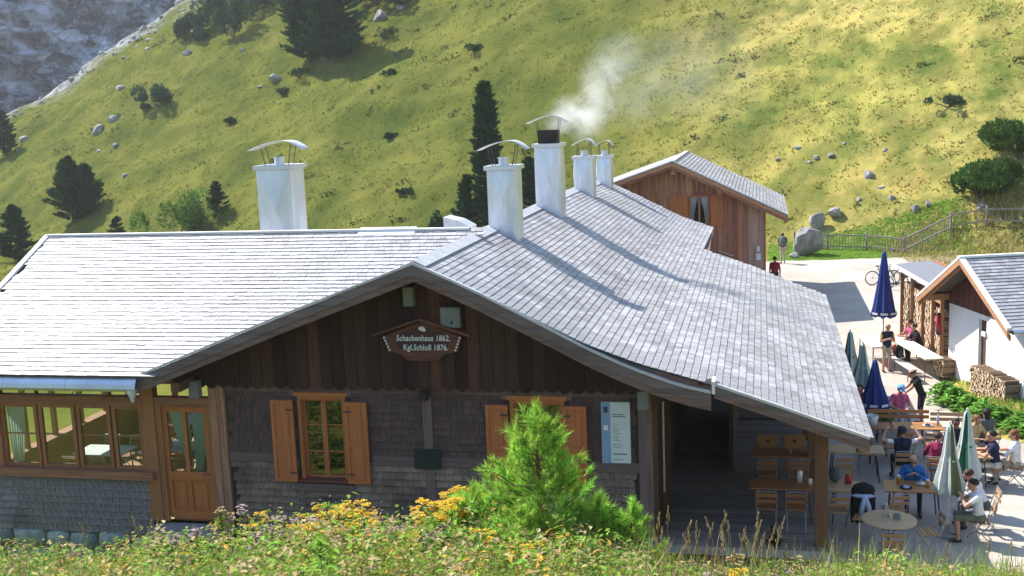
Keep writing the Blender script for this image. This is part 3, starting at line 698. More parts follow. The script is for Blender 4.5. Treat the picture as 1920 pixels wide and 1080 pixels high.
# eave boards
m = MB(); m.beam((1.93, YR, 2.33), (1.93, yend(1.9), 2.33), 0.03, 0.16); part('eave_board', m, 'rake_lower', hut)
m = MB(); m.beam((-1.93, 37.95, 3.50), (-1.93, 46.2, 3.34), 0.03, 0.3); part('eave_board', m, 'flashing', hut)
m = MB(); m.beam((-1.4, 37.7, 3.6), (-0.9, 37.4, 3.45), 0.2, 0.03); part('step_flashing', m, 'soot_metal', hut)
# purlin ends under the gable
for xx, zz in ((-11.9, 3.12), (-1.9, 3.22)):
    m = MB(); m.b2(xx - .1, xx + .1, YR + 0.15, YF, zz - .12, zz + .08); part('purlin', m, 'porch_post', hut)
m = MB(); m.b2(-6.75, -6.60, YF - 0.35, YF - 0.05, 2.80, 2.98); part('bracket', m, 'soot_metal', hut)

# ---- veranda wing roof
def xvalley(z): return min(HX - (5.68 - z) / 0.382, HX)
XW = -17.72
vs = [(XW, WY0, WZ0 - .03), (xvalley(WZ0), WY0, WZ0 - .03), (HX, WY1, WZ1 - .03), (XW, WY1, WZ1 - .03)]
m = MB(); m.add(vs + [(a, b, c - 0.12) for a, b, c in vs], [(0, 1, 2, 3), (7, 6, 5, 4), (0, 4, 5, 1), (1, 5, 6, 2), (2, 6, 7, 3), (3, 7, 4, 0)]); roofW = part('veranda_roof', m, 'roof_deck', hut)
m = MB(); vs = [(XW, WY1, WZ1 - .03), (HX, WY1, WZ1 - .03), (HX - 3, WY1 + 4.8, 3.4), (XW, WY1 + 4.8, 3.4)]
m.add(vs + [(a, b, c - 0.12) for a, b, c in vs], [(0, 1, 2, 3), (7, 6, 5, 4), (0, 4, 5, 1), (1, 5, 6, 2), (2, 6, 7, 3), (3, 7, 4, 0)]); part('veranda_roof', m, 'roof_shingle', hut)
it = []; sl = math.hypot(WY1 - WY0, WZ1 - WZ0); dd = Vector((0, -(WY1 - WY0), -(WZ1 - WZ0))).normalized(); nn = Vector((0, dd.z, -dd.y)); nn = nn if nn.z > 0 else -nn
d2 = (dd + nn * 0.04).normalized(); n2 = Vector((0, d2.z, -d2.y)); n2 = n2 if n2.z > 0 else -n2
c = 0
while c * 0.148 < sl - 0.05:
    s_ = c * 0.148 + 0.05; yy = WY0 + s_ / sl * (WY1 - WY0); zz = zw(yy)
    xe = xvalley(zz) + 0.25; x = XW - random.uniform(0, .1)
    while x < xe:
        w_ = random.uniform(0.10, 0.26); xc = x + w_ / 2
        if xc - w_ / 2 > XW - .03 and xc + w_ / 2 < xe + .05:
            cp = Vector((xc, yy, zz + 0.004)) + n2 * random.uniform(0, 0.004) + d2 * random.uniform(-0.006, 0.006)
            it.append((frame_m(cp, d2.cross(n2), d2, n2), w_ - 0.008, 0.2, -(cp - camp).length if xc > -16.3 else -99))
        x += w_
    c += 1
shingles(it, 'veranda_shingle', 'roof_shingle', roofW, 250, th=0.024)
m = MB(); m.beam((XW - .05, WY1, WZ1 + 0.03), (HX - 0.1, WY1, WZ1 + 0.03), 0.16, 0.05); part('ridge_cap', m, 'white_paint', hut)
m = MB(); m.beam((XW - 0.03, WY0, WZ0 + 0.03), (XW - 0.03, WY1, WZ1 + 0.03), 0.14, 0.06); part('verge_flashing', m, 'white_paint', hut)
m = MB(); m.beam((XW - 0.02, WY0, WZ0 - 0.13), (XW - 0.02, WY1, WZ1 - 0.13), 0.05, 0.22); part('bargeboard', m, 'rake_lower', hut)
m = MB(); m.beam((-9.35, WY1 - .06, WZ1 + 0.0), (-7.95, WY1 - .06, WZ1 + .0), 0.34, 0.02, up=(0, -.44, .9)); part('flashing_patch', m, 'metal_sheet', hut)
# deep metal gutter along the wing eave
prof = [(0.10, 0.02), (0.02, 0.0), (-0.05, -0.07), (-0.09, -0.15), (-0.11, -0.24), (-0.08, -0.30), (0.0, -0.32), (0.0, -0.305), (-0.07, -0.29), (-0.095, -0.24), (-0.075, -0.15), (-0.04, -0.075), (0.025, -0.012), (0.10, 0.005)]
m = MB(); xa = XW
for xb in (-15.75, -14.25, -12.62):
    m.prism([(WY0 + a, WZ0 - 0.03 + b) for a, b in prof], xa + .003, xb - .003, axis='x'); xa = xb
part('gutter', m, 'gutter_metal', hut)
for xx in (-16.9, -15.9, -15.02, -14.15, -13.3, -12.75):
    m = MB(); m.tube([(xx, WY0 + 0.06, WZ0 - 0.34), (xx - .02, WY0 - 0.01, WZ0 - 0.42), (xx + .05, WY0 + .12, WZ0 - 0.47)], 0.012, 6); part('gutter_bracket', m, 'dark_steel', hut)
m = MB(); m.lathe([(0.03, -0.2), (0.05, -0.12), (0.10, 0.0), (0.11, 0.06)], (-12.75, WY0 - 0.02, WZ0 - 0.36), 12); part('downpipe_funnel', m, 'ceramic', hut)
# ---- veranda walls
def vbox(name, mat, *b): m = MB(); m.b2(*b); return part(name, m, mat, hut)
y0 = YF - 0.06; y1 = YF + 0.10
vbox('sill_beam', 'veranda_beam', -17.25, -12.93, YF - 0.22, y1, 0.86, 1.04)
vbox('header_beam', 'veranda_beam', -17.1, -11.52, y0 - 0.01, y1, 2.50, 2.70)
vbox('eave_beam', 'veranda_beam', -17.1, -11.52, y0 + 0.02, y1, 2.99, 3.20)
vbox('veranda_post', 'veranda_wood', -13.16, -12.84, y0 - 0.03, y1 + 0.02, -0.1, 3.05)
vbox('veranda_post', 'veranda_wood', -17.06, -16.68, y0 - 0.03, y1 + 0.02, 1.04, 3.05)
vwall = vbox('veranda_wall', 'inner_dark', -17.1, -13.0, YF - 0.02, YF + 0.12, -0.42, 0.86)
it = wall_rows(-17.15, -13.05, -0.42, 0.84, YF - 0.04, 0.165, None, 0.09, 0.2)
shingles(it, 'veranda_wall_shingle', 'veranda_shingle', vwall, 180, th=0.05)
xs = [-16.68, -15.74, -14.80, -13.93, -13.16]
for k in range(4):
    xa, xb = xs[k] + (0.02 if k else 0), xs[k + 1] - 0.02
    m = MB(); s = 0.085; z0_, z1_ = 1.045, 2.498; yy = YF
    m.b2(xa, xb, yy - .03, yy + .04, z0_, z0_ + s * .8); m.b2(xa, xb, yy - .03, yy + .04, z1_ - s, z1_); m.b2(xa, xa + s, yy - .03, yy + .04, z0_ + s * .8, z1_ - s); m.b2(xb - s, xb, yy - .03, yy + .04, z0_ + s * .8, z1_ - s)
    m.b2(xa + s, xb - s, yy - .01, yy + .025, 1.78, 1.81)
    wn = part('veranda_window', m, 'veranda_wood', hut)
    for za, zb in ((z0_ + s * .8, 1.779), (1.811, z1_ - s)):
        m = MB(); m.b2(xa + s, xb - s, yy, yy + .005, za, zb); sub('pane', m, ['glass'], wn)
    m = MB(); m.b2(xa, xb, yy + .01, yy + .015, 2.702, 2.988); o = part('transom_pane', m, 'glass', hut)
    if k in (1, 3): vbox('transom_post', 'veranda_wood', xa - 0.06, xa + 0.0, yy - .02, yy + .05, 2.702, 2.988)
# door
m = MB(); xa, xb = -12.835, -11.52; yy = YF + 0.02
m.b2(xa, xa + .13, y0, y1, -0.1, 2.498); m.b2(xb - .1, xb, y0, y1, -0.1, 2.498)
part('door_frame', m, 'veranda_wood', hut)
m = MB(); xa += .13; xb -= .1; xm = (xa + xb) / 2 - .02
for b in ((xa, xb, 2.36, 2.49), (xa, xb, 0.84, 1.02), (xa, xb, -0.05, 0.14), (xa, xa + .11, 0.14, 0.84), (xb - .11, xb, 0.14, 0.84), (xm - .045, xm + .045, 0.14, 0.84), (xa, xa + .11, 1.02, 2.36), (xb - .11, xb, 1.02, 2.36), (xm - .045, xm + .045, 1.02, 2.36)): m.b2(b[0], b[1], yy - .03, yy + .03, b[2], b[3])
door = part('veranda_door', m, 'frame_orange', hut)
for a, b in ((xa + .11, xm - .045), (xm + .045, xb - .11)):
    m = MB(); m.b2(a, b, yy, yy + .02, 0.14, 0.84); m.b2(a + .05, b - .05, yy - .015, yy, 0.2, 0.78); sub('door_panel', m, ['frame_orange'], door)
    m = MB(); m.b2(a, b, yy, yy + .006, 1.02, 2.36); sub('pane', m, ['glass'], door)
m = MB(); m.tube([(xb - .06, yy - .03, 1.0), (xb - .06, yy - .09, 1.0), (xb - .18, yy - .09, 1.0)], .012, 6); sub('handle', m, ['dark_steel'], door)
def curtain(x0, x1, zt, zb, xg0, xg1, y, mat, name='curtain'):
    """gathered cloth: full width at the top, drawn to xg0..xg1 at the bottom, with folds"""
    nu_, nv_ = 28, 14; vs = []; fs = []
    for j in range(nv_ + 1):
        f = j / nv_; a = x0 + (xg0 - x0) * f ** 1.3; b = x1 + (xg1 - x1) * f ** 1.3
        for i_ in range(nu_ + 1):
            u_ = i_ / nu_; vs.append((a + (b - a) * u_, y + 0.025 * math.sin(u_ * 40 + f * 1.5) * (0.5 + f), zt + (zb - zt) * f))
    for j in range(nv_):
        for i_ in range(nu_): k = j * (nu_ + 1) + i_; fs.append((k, k + 1, k + nu_ + 2, k + nu_ + 1))
    m = MB(); m.add(vs, fs, 0, .5); return part(name, m, mat, hut, True)
curtain(-12.62, -12.14, 2.42, 1.1, -12.22, -12.12, YF + .12, 'curtain'); curtain(-12.08, -11.64, 2.42, 1.02, -12.06, -11.90, YF + .12, 'curtain')
curtain(-16.66, -16.2, 2.46, 1.06, -16.6, -16.34, YF + .14, 'curtain'); curtain(-14.98, -14.84, 2.46, 1.5, -14.96, -14.84, YF + .2, 'curtain_white')
# veranda inside: floor, side windows looking out, back wall
vbox('veranda_floor', 'interior_wood', -17.0, -11.3, YF + .12, 27.6, -0.14, -0.02)
vbox('veranda_end_wall', 'interior_wood', -17.05, -16.95, YF + .12, 27.6, -0.9, 1.0)
vbox('veranda_end_sill', 'veranda_beam', -17.1, -16.8, YF + .12, 27.6, 1.0, 1.08)
vbox('veranda_end_plate', 'veranda_beam', -17.05, -16.9, YF + .12, 27.6, 2.7, 3.3)
for yy in (22.5, 23.6, 24.7, 25.8, 26.9): vbox('veranda_end_post', 'veranda_wood', -17.04, -16.93, yy - .05, yy + .05, 1.08, 2.7)
vbox('veranda_back_wall', 'interior_wood', -17.0, -11.3, 27.6, 27.7, -0.1, 1.0)
for xx in (-16.0, -14.9, -13.8, -12.7, -11.5): vbox('veranda_back_post', 'veranda_wood', xx - .07, xx + .07, 27.6, 27.7, 1.0, 3.4)
vbox('veranda_back_plate', 'veranda_beam', -17.0, -11.3, 27.6, 27.72, 2.5, 3.4)
# foundation stones
fnd = vbox('foundation', 'mortar', -17.3, -12.95, YF - 0.05, YF + .2, -2.2, -0.43)
zz = -0.43; row = 0
while zz > -1.7:
    h = random.uniform(0.34, 0.48); x = -17.3 - random.uniform(0, .3)
    while x < -13.1:
        w_ = random.uniform(0.4, 0.95); zj = random.uniform(-.05, .05)
        m = MB(); cx, cz, hw_, hh_ = x + w_ / 2, zz - h / 2 + zj, w_ / 2 + .01, h / 2 + .015; pl = []
        for k in range(12):
            an = 2 * math.pi * (k + .5) / 12; ca, sa = math.cos(an), math.sin(an); e = 1 / max(abs(ca), abs(sa)) ** .7 * random.uniform(.86, 1.02); pl.append((cx + ca * e * hw_ * .98, cz + sa * e * hh_ * .98))
        m.add([(a_, YF - .02, b_) for a_, b_ in pl] + [(cx + (a_ - cx) * .88, YF - .10 - random.uniform(0, .04), cz + (b_ - cz) * .84) for a_, b_ in pl] + [(cx, YF - .15, cz)], [(k, (k + 1) % 12, 12 + (k + 1) % 12, 12 + k) for k in range(12)] + [(12 + k, 12 + (k + 1) % 12, 24) for k in range(12)]); sub('stone', m, ['foundation_stone'], fnd, True); x += w_
    zz -= h
vbox('door_step', 'concrete', -13.0, -11.2, YF - 0.5, YF + .02, -0.35, -0.16)

# ---- chimneys
def chimney(x0, x1, y0, y1, ztop, zb, hood=0.0, pipe=False, sooty=False):
    """sheet-metal clad flue, cross-creased faces, cap plate and bent hood"""
    m = MB(); b = 0.075; xm, ym, zm = (x0 + x1) / 2, (y0 + y1) / 2, (max(zb) + ztop) / 2
    c = [(x0, y0), (x1, y0), (x1, y1), (x0, y1)]
    for k in range(4):
        p, q = c[k], c[(k + 1) % 4]; nx_, ny_ = (q[1] - p[1]), -(q[0] - p[0]); l = math.hypot(nx_, ny_); nx_, ny_ = nx_ / l * b, ny_ / l * b
        zz0 = zb[k]; zz1 = zb[(k + 1) % 4]
        m.add([(*p, zz0), (*q, zz1), (*q, ztop), (*p, ztop), ((p[0] + q[0]) / 2 + nx_, (p[1] + q[1]) / 2 + ny_, zm)], [(0, 1, 4), (1, 2, 4), (2, 3, 4), (3, 0, 4)], 0)
    ch = part('chimney', m, 'metal_sheet', hut)
    m = MB(); m.b2(x0 - .06, x1 + .06, y0 - .06, y1 + .06, ztop, ztop + .03); m.b2(x0 - .06, x1 + .06, y0 - .065, y0 - .045, ztop - .07, ztop); m.b2(x1 + .045, x1 + .065, y0 - .045, y1 + .06, ztop - .07, ztop)
    sub('cap_plate', m, ['metal_cap'], ch)
    m = MB(); d = 0.015
    m.b2(x0 - .1, x1 + .14, y0 - .12, y1 + .2, min(zb), min(zb) + d)
    m2 = MB(); m2.add([(x0 - .12, y0 - .14, zb[0] + .05), (x1 + .14, y0 - .14, zb[1] + .045 - .06), (x1 + .14, y1 + .1, zb[1] + .045 - .06), (x0 - .12, y1 + .1, zb[0] + .05)], [(0, 1, 2, 3)]); 
    sub('base_flashing', m2, ['metal_sheet'], ch)
    if sooty: m = MB(); m.b2(xm - .28, xm + .28, ym - .25, ym + .25, ztop + .03, ztop + .42); sub('flue', m, ['soot_metal'], ch)
    else: m = MB(); m.tube([(xm, ym, ztop + .03), (xm, ym, ztop + .2)], .13, 12); m.tube([(xm, ym, ztop + .2), (xm, ym, ztop + .22)], .16, 12); sub('flue', m, ['metal_sheet'], ch)
    if hood:
        # bent plate: an arch on four thin stays
        hw = hood; m = MB(); n = 14; vs = []; zt = ztop + (0.62 if sooty else 0.40)
        for i in range(n + 1):
            t = -1 + 2 * i / n; xx = xm + t * hw; e_ = (t - .35) / (1.35 if t < .35 else .65); z = zt + 0.22 * (1 - abs(e_) ** 1.8)
            for yy in (ym - .28, ym + .28): vs.append((xx, yy, z)); vs.append((xx, yy, z + .012))
        fs = []
        for i in range(n):
            a = i * 4; e = a + 4
            fs += [(a, a + 2, e + 2, e), (a + 1, e + 1, e + 3, a + 3), (a, e, e + 1, a + 1), (a + 2, a + 3, e + 3, e + 2)]
        fs += [(0, 1, 3, 2), (n * 4, n * 4 + 2, n * 4 + 3, n * 4 + 1)]
        m.add(vs, fs); sub('hood', m, ['metal_cap'], ch, True)
        for sx_ in (-.7, .7):
            for yy in (ym - .16, ym + .16): m = MB(); m.tube([(xm + sx_ * (x1 - x0) / 2, yy, ztop + .03), (xm + sx_ * hw * .8, yy, zt + (.05 if sx_ < 0 else .13))], .012, 5); sub('stay', m, ['dark_steel'], ch)
    return ch
def zb4(x0, x1, dz=-0.1): a, b = zr(max(x0, HX + .01)) + dz, zr(x1) + dz; return [a, b, b, a]
chimney(-12.33, -11.42, 26.1, 26.95, 7.36, [5.2] * 4, 0.72)
chimney(-6.52, -5.80, 26.6, 27.3, 7.16, zb4(-6.52, -5.80), 0.62)
chimney(-6.48, -5.72, 32.4, 33.1, 7.48, zb4(-6.48, -5.72), 0.62, sooty=True)
chimney(-6.50, -5.82, 39.6, 40.2, 6.78, zb4(-6.50, -5.82, -.2), 0.42)
chimney(-6.45, -5.88, 45.0, 45.5, 6.55, zb4(-6.45, -5.88, -.3), 0.36)
m = MB(); m.prism([(-8.42, 4.9), (-7.68, 4.9), (-7.68, 5.44), (-8.0, 5.62), (-8.42, 5.72)], 29.2, 29.9); part('dormer_cheek', m, 'metal_cap', hut)

# ---- porch
pf = vbox('porch_slab', 'concrete', -2.3, 1.30, 20.98, 36.0, -0.18, -0.025)
yy = 21.0
while yy < 30:
    m = MB(); m.b2(-2.1, 1.27, yy + .003, yy + .147, -0.024, 0.0); sub('plank', m, ['floor_plank'], pf); yy += 0.15
m = MB(); m.b2(-2.1, 1.27, 30.0, 36.0, -.024, 0); sub('plank_field', m, ['floor_plank'], pf)
for yy in (21.28, 24.6, 28.0, 31.6, 35.4):
    vbox('porch_post', 'porch_post', 0.98, 1.22, yy - .12, yy + .12, -0.02, zr(1.1) - 0.17)
m = MB(); m.beam((1.1, 21.0, 2.46), (1.1, 36, 2.46), .2, .2); part('porch_beam', m, 'porch_post', hut)
vbox('porch_wall_board', 'porch_post', -2.1, -2.02, YF + .05, YF + .2, 0, 3.2)
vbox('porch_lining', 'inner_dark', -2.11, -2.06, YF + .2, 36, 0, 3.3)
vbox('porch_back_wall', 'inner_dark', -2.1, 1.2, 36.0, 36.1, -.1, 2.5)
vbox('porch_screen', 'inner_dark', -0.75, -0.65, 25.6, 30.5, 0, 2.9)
for yy, xx in ((22.0, -1.98), (22.6, -1.98)):
    vbox('door_jamb', 'rust_board', xx, xx + .1, yy, yy + .12, 0, 2.3)
m = MB(); m.tube([(-1.9, 21.45, 2.75), (-1.9, 21.45, 0.9)], .022, 8); part('conduit', m, 'light_steel', hut)
# ---- fittings on the facade
def fitting(name, label, cat, mb, mats): o = mb.build(name, mats); return tag(o, label, cat)
m = MB(); m.box((-6.86, YF - .28, 4.93), (.20, .18, .38)); m.b2(-6.9, -6.82, YF - .19, YF - .13, 4.9, 5.0); fitting('outdoor_speaker', 'small grey box fixed in the peak of the dark gable', 'speaker', m, ['grey_box'])
m = MB(); m.box((-6.03, YF - .24, 4.50), (.40, .12, .40)); m.b2(-6.2, -5.86, YF - .305, YF - .3, 4.34, 4.66); m.lathe([(.03, 0), (.03, .01)], (-6.0, YF - .31, 4.4), 10, 1, rot=Matrix.Rotation(R(90), 3, 'X')); fitting('ventilation_box', 'grey metal box with round hole behind the carved sign', 'metal box', m, ['grey_box', 'rubber'])
for xx, zz, lb in ((-2.24, 2.88, 'grey box at the porch corner under the bargeboard'), (-11.72, 2.95, 'grey box beside the veranda corner post')):
    m = MB(); m.box((xx, YF - .26, zz), (.22, .18, .36), taper=.94); m.b2(xx - .03, xx + .03, YF - .17, YF - .08, zz - .04, zz + .04); fitting('outdoor_speaker', lb, 'speaker', m, ['grey_box'])
m = MB(); m.box((-6.71, YF - .115, 1.51), (.56, .03, .42)); m.b2(-6.97, -6.45, YF - .135, YF - .131, 1.32, 1.70); fitting('memorial_plaque', 'dark green metal plaque across the middle post of the facade', 'plaque', m, ['plaque'])
# information board
ib = thing('information_board', 'pale information board with blue strip beside the right window', 'sign', (-2.82, YF - .06, 1.5), world=True)
m = MB(); m.b2(-3.10, -2.53, YF - .075, YF - .03, 1.52, 2.77); part('panel', m, 'board_white', ib)
m = MB(); m.b2(-3.096, -2.92, YF - .08, YF - .0755, 1.524, 2.766); part('blue_strip', m, 'board_blue', ib)
m = MB(); m.b2(-3.05, -2.97, YF - .084, YF - .081, 2.56, 2.68); part('emblem', m, 'print_navy', ib)
m = MB(); m.b2(-3.06, -2.97, YF - .084, YF - .081, 2.2, 2.3); part('pictogram', m, 'white_paint', ib)
m = MB()
for z, l, h in ((2.51, .22, .02), (2.47, .26, .02), (2.30, .10, .01), (2.25, .06, .01), (2.21, .13, .01), (2.17, .1, .01), (2.13, .16, .01), (2.07, .12, .01), (2.03, .12, .01), (1.99, .16, .01), (1.92, .17, .01), (1.88, .2, .01), (1.84, .17, .01), (1.7, .27, .03), (1.6, .2, .01)):
    m.b2(-2.88, -2.88 + l, YF - .0785, YF - .0757, z, z + h)
part('print', m, 'print_grey', ib)
# carved sign
sg = thing('carved_sign', 'carved brown sign with small pitched roof and white gothic lettering on the gable', 'sign', (-6.65, YF - .22, 3.55), world=True)
ys = YG - .05
m = MB(); m.prism([(-7.48, 4.10), (-7.38, 3.80), (-7.10, 3.74), (-6.98, 3.62), (-6.66, 3.60), (-6.32, 3.62), (-6.2, 3.74), (-5.92, 3.80), (-5.82, 4.10), (-6.65, 4.42)], ys - .05, ys); part('board', m, 'sign_wood', sg)
m = MB(); m.prism([(-7.22, 4.12), (-7.16, 3.84), (-6.14, 3.84), (-6.08, 4.12), (-6.65, 4.32)], ys - .054, ys - .051); part('field', m, 'sign_field', sg)
m = MB(); m.beam((-6.65, ys - .06, 4.47), (-7.66, ys - .06, 4.14), .2, .045); part('roof_board', m, 'sign_wood', sg)
m = MB(); m.beam((-6.65, ys - .06, 4.47), (-5.64, ys - .06, 4.14), .2, .045); part('roof_board', m, 'rake_red', sg)
m = MB(); m.ell((-6.64, ys - .06, 4.27), (.07, .02, .045)); m.ell((-6.60, ys - .06, 4.24), (.05, .02, .035)); part('edelweiss', m, 'white_paint', sg, True)
for sx_ in (-1, 1):
    for k in range(5):
        m = MB(); m.ell((-6.65 + sx_ * (.79 - .025 * k), ys - .06, 4.08 - .062 * k), (.022, .015, .028), n=6, m=4); part('bead', m, 'white_paint', sg, True)
def lettering(txt, x, y, z, size, mat, parent, sx_=1.0):
    c = bpy.data.curves.new('lettering', 'FONT'); c.body = txt; c.size = size; c.extrude = 0.004; c.offset = 0.0025; c.space_character = 1.06; c.shear = 0.12; c.align_x = 'CENTER'
    t = bpy.data.objects.new('tmp', c); COL.objects.link(t); bpy.context.view_layer.update()
    me = bpy.data.meshes.new_from_object(t.evaluated_get(bpy.context.evaluated_depsgraph_get())); bpy.data.objects.remove(t)
    mt = Matrix.Translation((x, y, z)) @ Matrix.Rotation(R(90), 4, 'X') @ Matrix.Diagonal((sx_, 1, 1, 1)); me.transform(mt)
    me.materials.clear(); me.materials.append(MAT[mat])
    o = link('lettering', me, parent); return o
lettering('Schachenhaus 1862.', -6.62, ys - .062, 4.02, .165, 'white_paint', sg, .8)
lettering('Kgl.Schloß 1876.', -6.58, ys - .062, 3.83, .165, 'white_paint', sg, .8)
# ================================================================== rear wooden hut
rh = thing('plank_hut', 'brown plank hut with shuttered window and grey roof behind the main hut', 'hut', (-3.8, 54.5, G), world=True)
Y0, Y1 = 50.0, 59.2; RX, RZ = -3.75, 6.05; LX, LZ = -8.3, 4.52; EX, EZ = 1.12, 3.62
def rz_(x): return RZ + (RZ - LZ) / (RX - LX) * (x - RX) if x < RX else RZ + (EZ - RZ) / (EX - RX) * (x - RX)
x = -7.6; i = 0
while x < 0.15:
    bw = 0.22; m = MB(); w_ = min(bw, 0.2 - x)
    m.prism([(x + .004, -.7), (x + w_ - .004, -.7), (x + w_ - .004, rz_(x + w_) - .18), (x + .004, rz_(x) - .18)], Y0 - .014 * (i % 2), Y0 + .05)
    part('wall_board', m, 'hut_board' if (x < -1.0 or i % 4 == 3) else 'hut_board_grey', rh); x += bw; i += 1
m = MB(); m.b2(0.12, 0.2, Y0 + .05, Y1 - .7, -.7, 3.75); part('side_wall', m, 'hut_board', rh)
m = MB(); m.b2(-7.6, .12, Y1 - .8, Y1 - .7, -.7, 4.0); m.b2(-7.6, -7.5, Y0 + .05, Y1 - .8, -.7, 4.3); part('back_wall', m, 'hut_board', rh)
for (xa, za, xb, zb) in ((RX, RZ, EX, EZ), (LX, LZ, RX, RZ)):
    m = MB(); ya = Y0 - .8
    m.add([(xa, ya, za), (xb, ya, zb), (xb, Y1, zb), (xa, Y1, za), (xa, ya, za - .1), (xb, ya, zb - .1), (xb, Y1, zb - .1), (xa, Y1, za - .1)], [(0, 1, 2, 3), (7, 6, 5, 4), (0, 4, 5, 1), (1, 5, 6, 2), (2, 6, 7, 3), (3, 7, 4, 0)])
    rf = part('roof_slope', m, 'roof_deck', rh)
    # shingle courses
    it = []; L_ = math.hypot(xb - xa, zb - za); hi = (xa, za) if za > zb else (xb, zb); lo = (xb, zb) if za > zb else (xa, za)
    d = Vector((lo[0] - hi[0], 0, lo[1] - hi[1])).normalized(); nn = Vector((-d.z, 0, d.x)) if d.x > 0 else Vector((d.z, 0, -d.x)); d2 = (d + nn * .05).normalized(); n2 = d2.cross(Vector((0, 1, 0))); n2 = n2 if n2.z > 0 else -n2
    s_ = .08
    while s_ < L_:
        y = ya
        while y < Y1 - .05:
            w_ = random.uniform(.18, .34); cp = Vector((hi[0], y + w_ / 2, hi[1])) + d * s_ + n2 * .003
            it.append((frame_m(cp, d2.cross(n2), d2, n2), w_ - .008, .22, -(cp - camp).length)); y += w_
        s_ += .17
    shingles(it, 'roof_shingle', 'roof_shingle', rf, 0, th=.03)
    for off, hh, mt, yy in ((-.02, .17, 'rake_orange', ya - .03), (-.16, .16, 'hut_board', ya + .03)):
        m = MB(); m.prism([(xa, za + off), (xb, zb + off), (xb, zb + off - hh), (xa, za + off - hh)], yy - .02, yy + .02); part('bargeboard', m, mt, rh)
    m = MB(); m.prism([(xa, za + .05), (xb, zb + .05), (xb, zb + .0), (xa, za + .0)], ya - .06, ya + .05); part('verge_flashing', m, 'white_paint' if xa < RX else 'flashing', rh)
m = MB(); m.beam((RX, Y0 - .8, RZ + .02), (RX, Y1, RZ + .02), .2, .05); part('ridge_cap', m, 'flashing', rh)
for xx, zz in ((RX, 5.62), (-1.75, 4.72), (0.05, 3.86)):
    m = MB(); m.b2(xx - .1, xx + .1, Y0 - .62, Y0 - .016, zz - .16, zz + .12); part('purlin_end', m, 'rake_orange', rh)
m = MB(); wx0, wx1, wz0, wz1 = -3.08, -2.24, 3.2, 4.5; t = .07; yy = Y0 - .05
for b in ((wx0, wx1, wz1 - t, wz1), (wx0, wx1, wz0, wz0 + t), (wx0, wx0 + t, wz0 + t, wz1 - t), (wx1 - t, wx1, wz0 + t, wz1 - t), ((wx0 + wx1) / 2 - .04, (wx0 + wx1) / 2 + .04, wz0 + t, wz1 - t)): m.b2(b[0], b[1], yy - .03, yy + .03, b[2], b[3])
win = part('window', m, 'frame_orange', rh)
m = MB(); m.b2(wx0 + t, wx1 - t, yy - .005, yy, wz0 + t, wz1 - t); sub('pane', m, ['glass'], win)
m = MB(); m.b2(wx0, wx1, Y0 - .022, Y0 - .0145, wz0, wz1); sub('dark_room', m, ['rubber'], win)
for sx_ in (-1, 1):
    xm = (wx0 + wx1) / 2; m = MB(); a = xm + sx_ * .05; b = xm + sx_ * .36
    m.add([(xm + sx_ * .08, yy + .012, wz1 - t), (b, yy + .012, wz1 - t), (b, yy + .012, wz0 + t), (xm + sx_ * .26, yy + .012, wz0 + t), (xm + sx_ * .2, yy + .012, wz0 + .6)], [(0, 1, 2, 3, 4)]); sub('curtain', m, ['curtain_white'], win)
for xa, xb in ((-4.0, -3.14), (-2.18, -1.62), (-4.9, -4.55)):
    m = MB(); m.b2(xa, xb, Y0 - .07, Y0 - .03, 3.12, 4.5); s = part('shutter', m, 'frame_orange', rh)
    for zz in (3.3, 4.2): m = MB(); m.b2(xa + .05, xb - .05, Y0 - .085, Y0 - .0705, zz, zz + .12); sub('batten', m, ['shutter'], s)
m = MB(); m.box((-.12, Y0 - .1, 2.1), (.14, .14, .22)); m.box((-.12, Y0 - .06, 1.75), (.2, .06, .3)); tag(m.build('wall_lamp', ['white_paint']), 'small white lamp and box on the plank hut corner', 'lamp')

# ================================================================== white hut on the right (turned 17 degrees)
UA = Vector((-0.29, 0.957, 0)); NA = Vector((0.957, 0.29, 0))         # along the gable wall (away), into the hut
WO = Vector((7.17, 32.95, 0))                                        # near corner of the gable wall
wh = thing('white_hut', 'small white plastered hut with red boarded gable and shingled roof', 'hut', (9, 35.5, G), world=True)
def hp(u, n, z): p = WO + UA * u + NA * n; return (p.x, p.y, z)
def hprism(poly, n0, n1, mat=0, m=None):
    m = m or MB(); k = len(poly); vs = [hp(u, n0, z) for u, z in poly] + [hp(u, n1, z) for u, z in poly]
    m.add(vs, [tuple(range(k)), tuple(range(2 * k - 1, k - 1, -1))] + [(i, i + k, (i + 1) % k + k, (i + 1) % k) for i in range(k)], mat); return m
HW = 4.55; DZ = 1.92; AP = 3.68; EV = 2.05; OV = .58
def hr(u): return AP - (AP - EV) / (HW / 2 + OV) * abs(u - HW / 2)
dx0, dx1 = 2.15, 2.62                                               # door opening (partly seen)
m = hprism([(0, -.9), (dx0, -.9), (dx0, DZ), (0, DZ)], 0, .3); hprism([(dx1, -.9), (HW, -.9), (HW, DZ), (dx1, DZ)], 0, .3, m=m); hprism([(dx0, 1.75), (dx1, 1.75), (dx1, DZ), (dx0, DZ)], .002, .3, m=m)
hprism([(0, -.9), (.3, -.9), (.3, DZ), (0, DZ)], .302, 7, m=m); hprism([(HW - .3, -.9), (HW, -.9), (HW, DZ), (HW - .3, DZ)], .302, 7, m=m)
part('plaster_wall', m, 'plaster', wh)
m = hprism([(dx0, -.5), (dx1, -.5), (dx1, 1.75), (dx0, 1.75)], .1, .16); d = part('door', m, 'door_brown', wh)
m = hprism([(dx0 + .06, .45), (dx0 + .1, .45), (dx0 + .1, .65), (dx0 + .06, .65)], .06, .099); sub('handle', m, ['light_steel'], d)
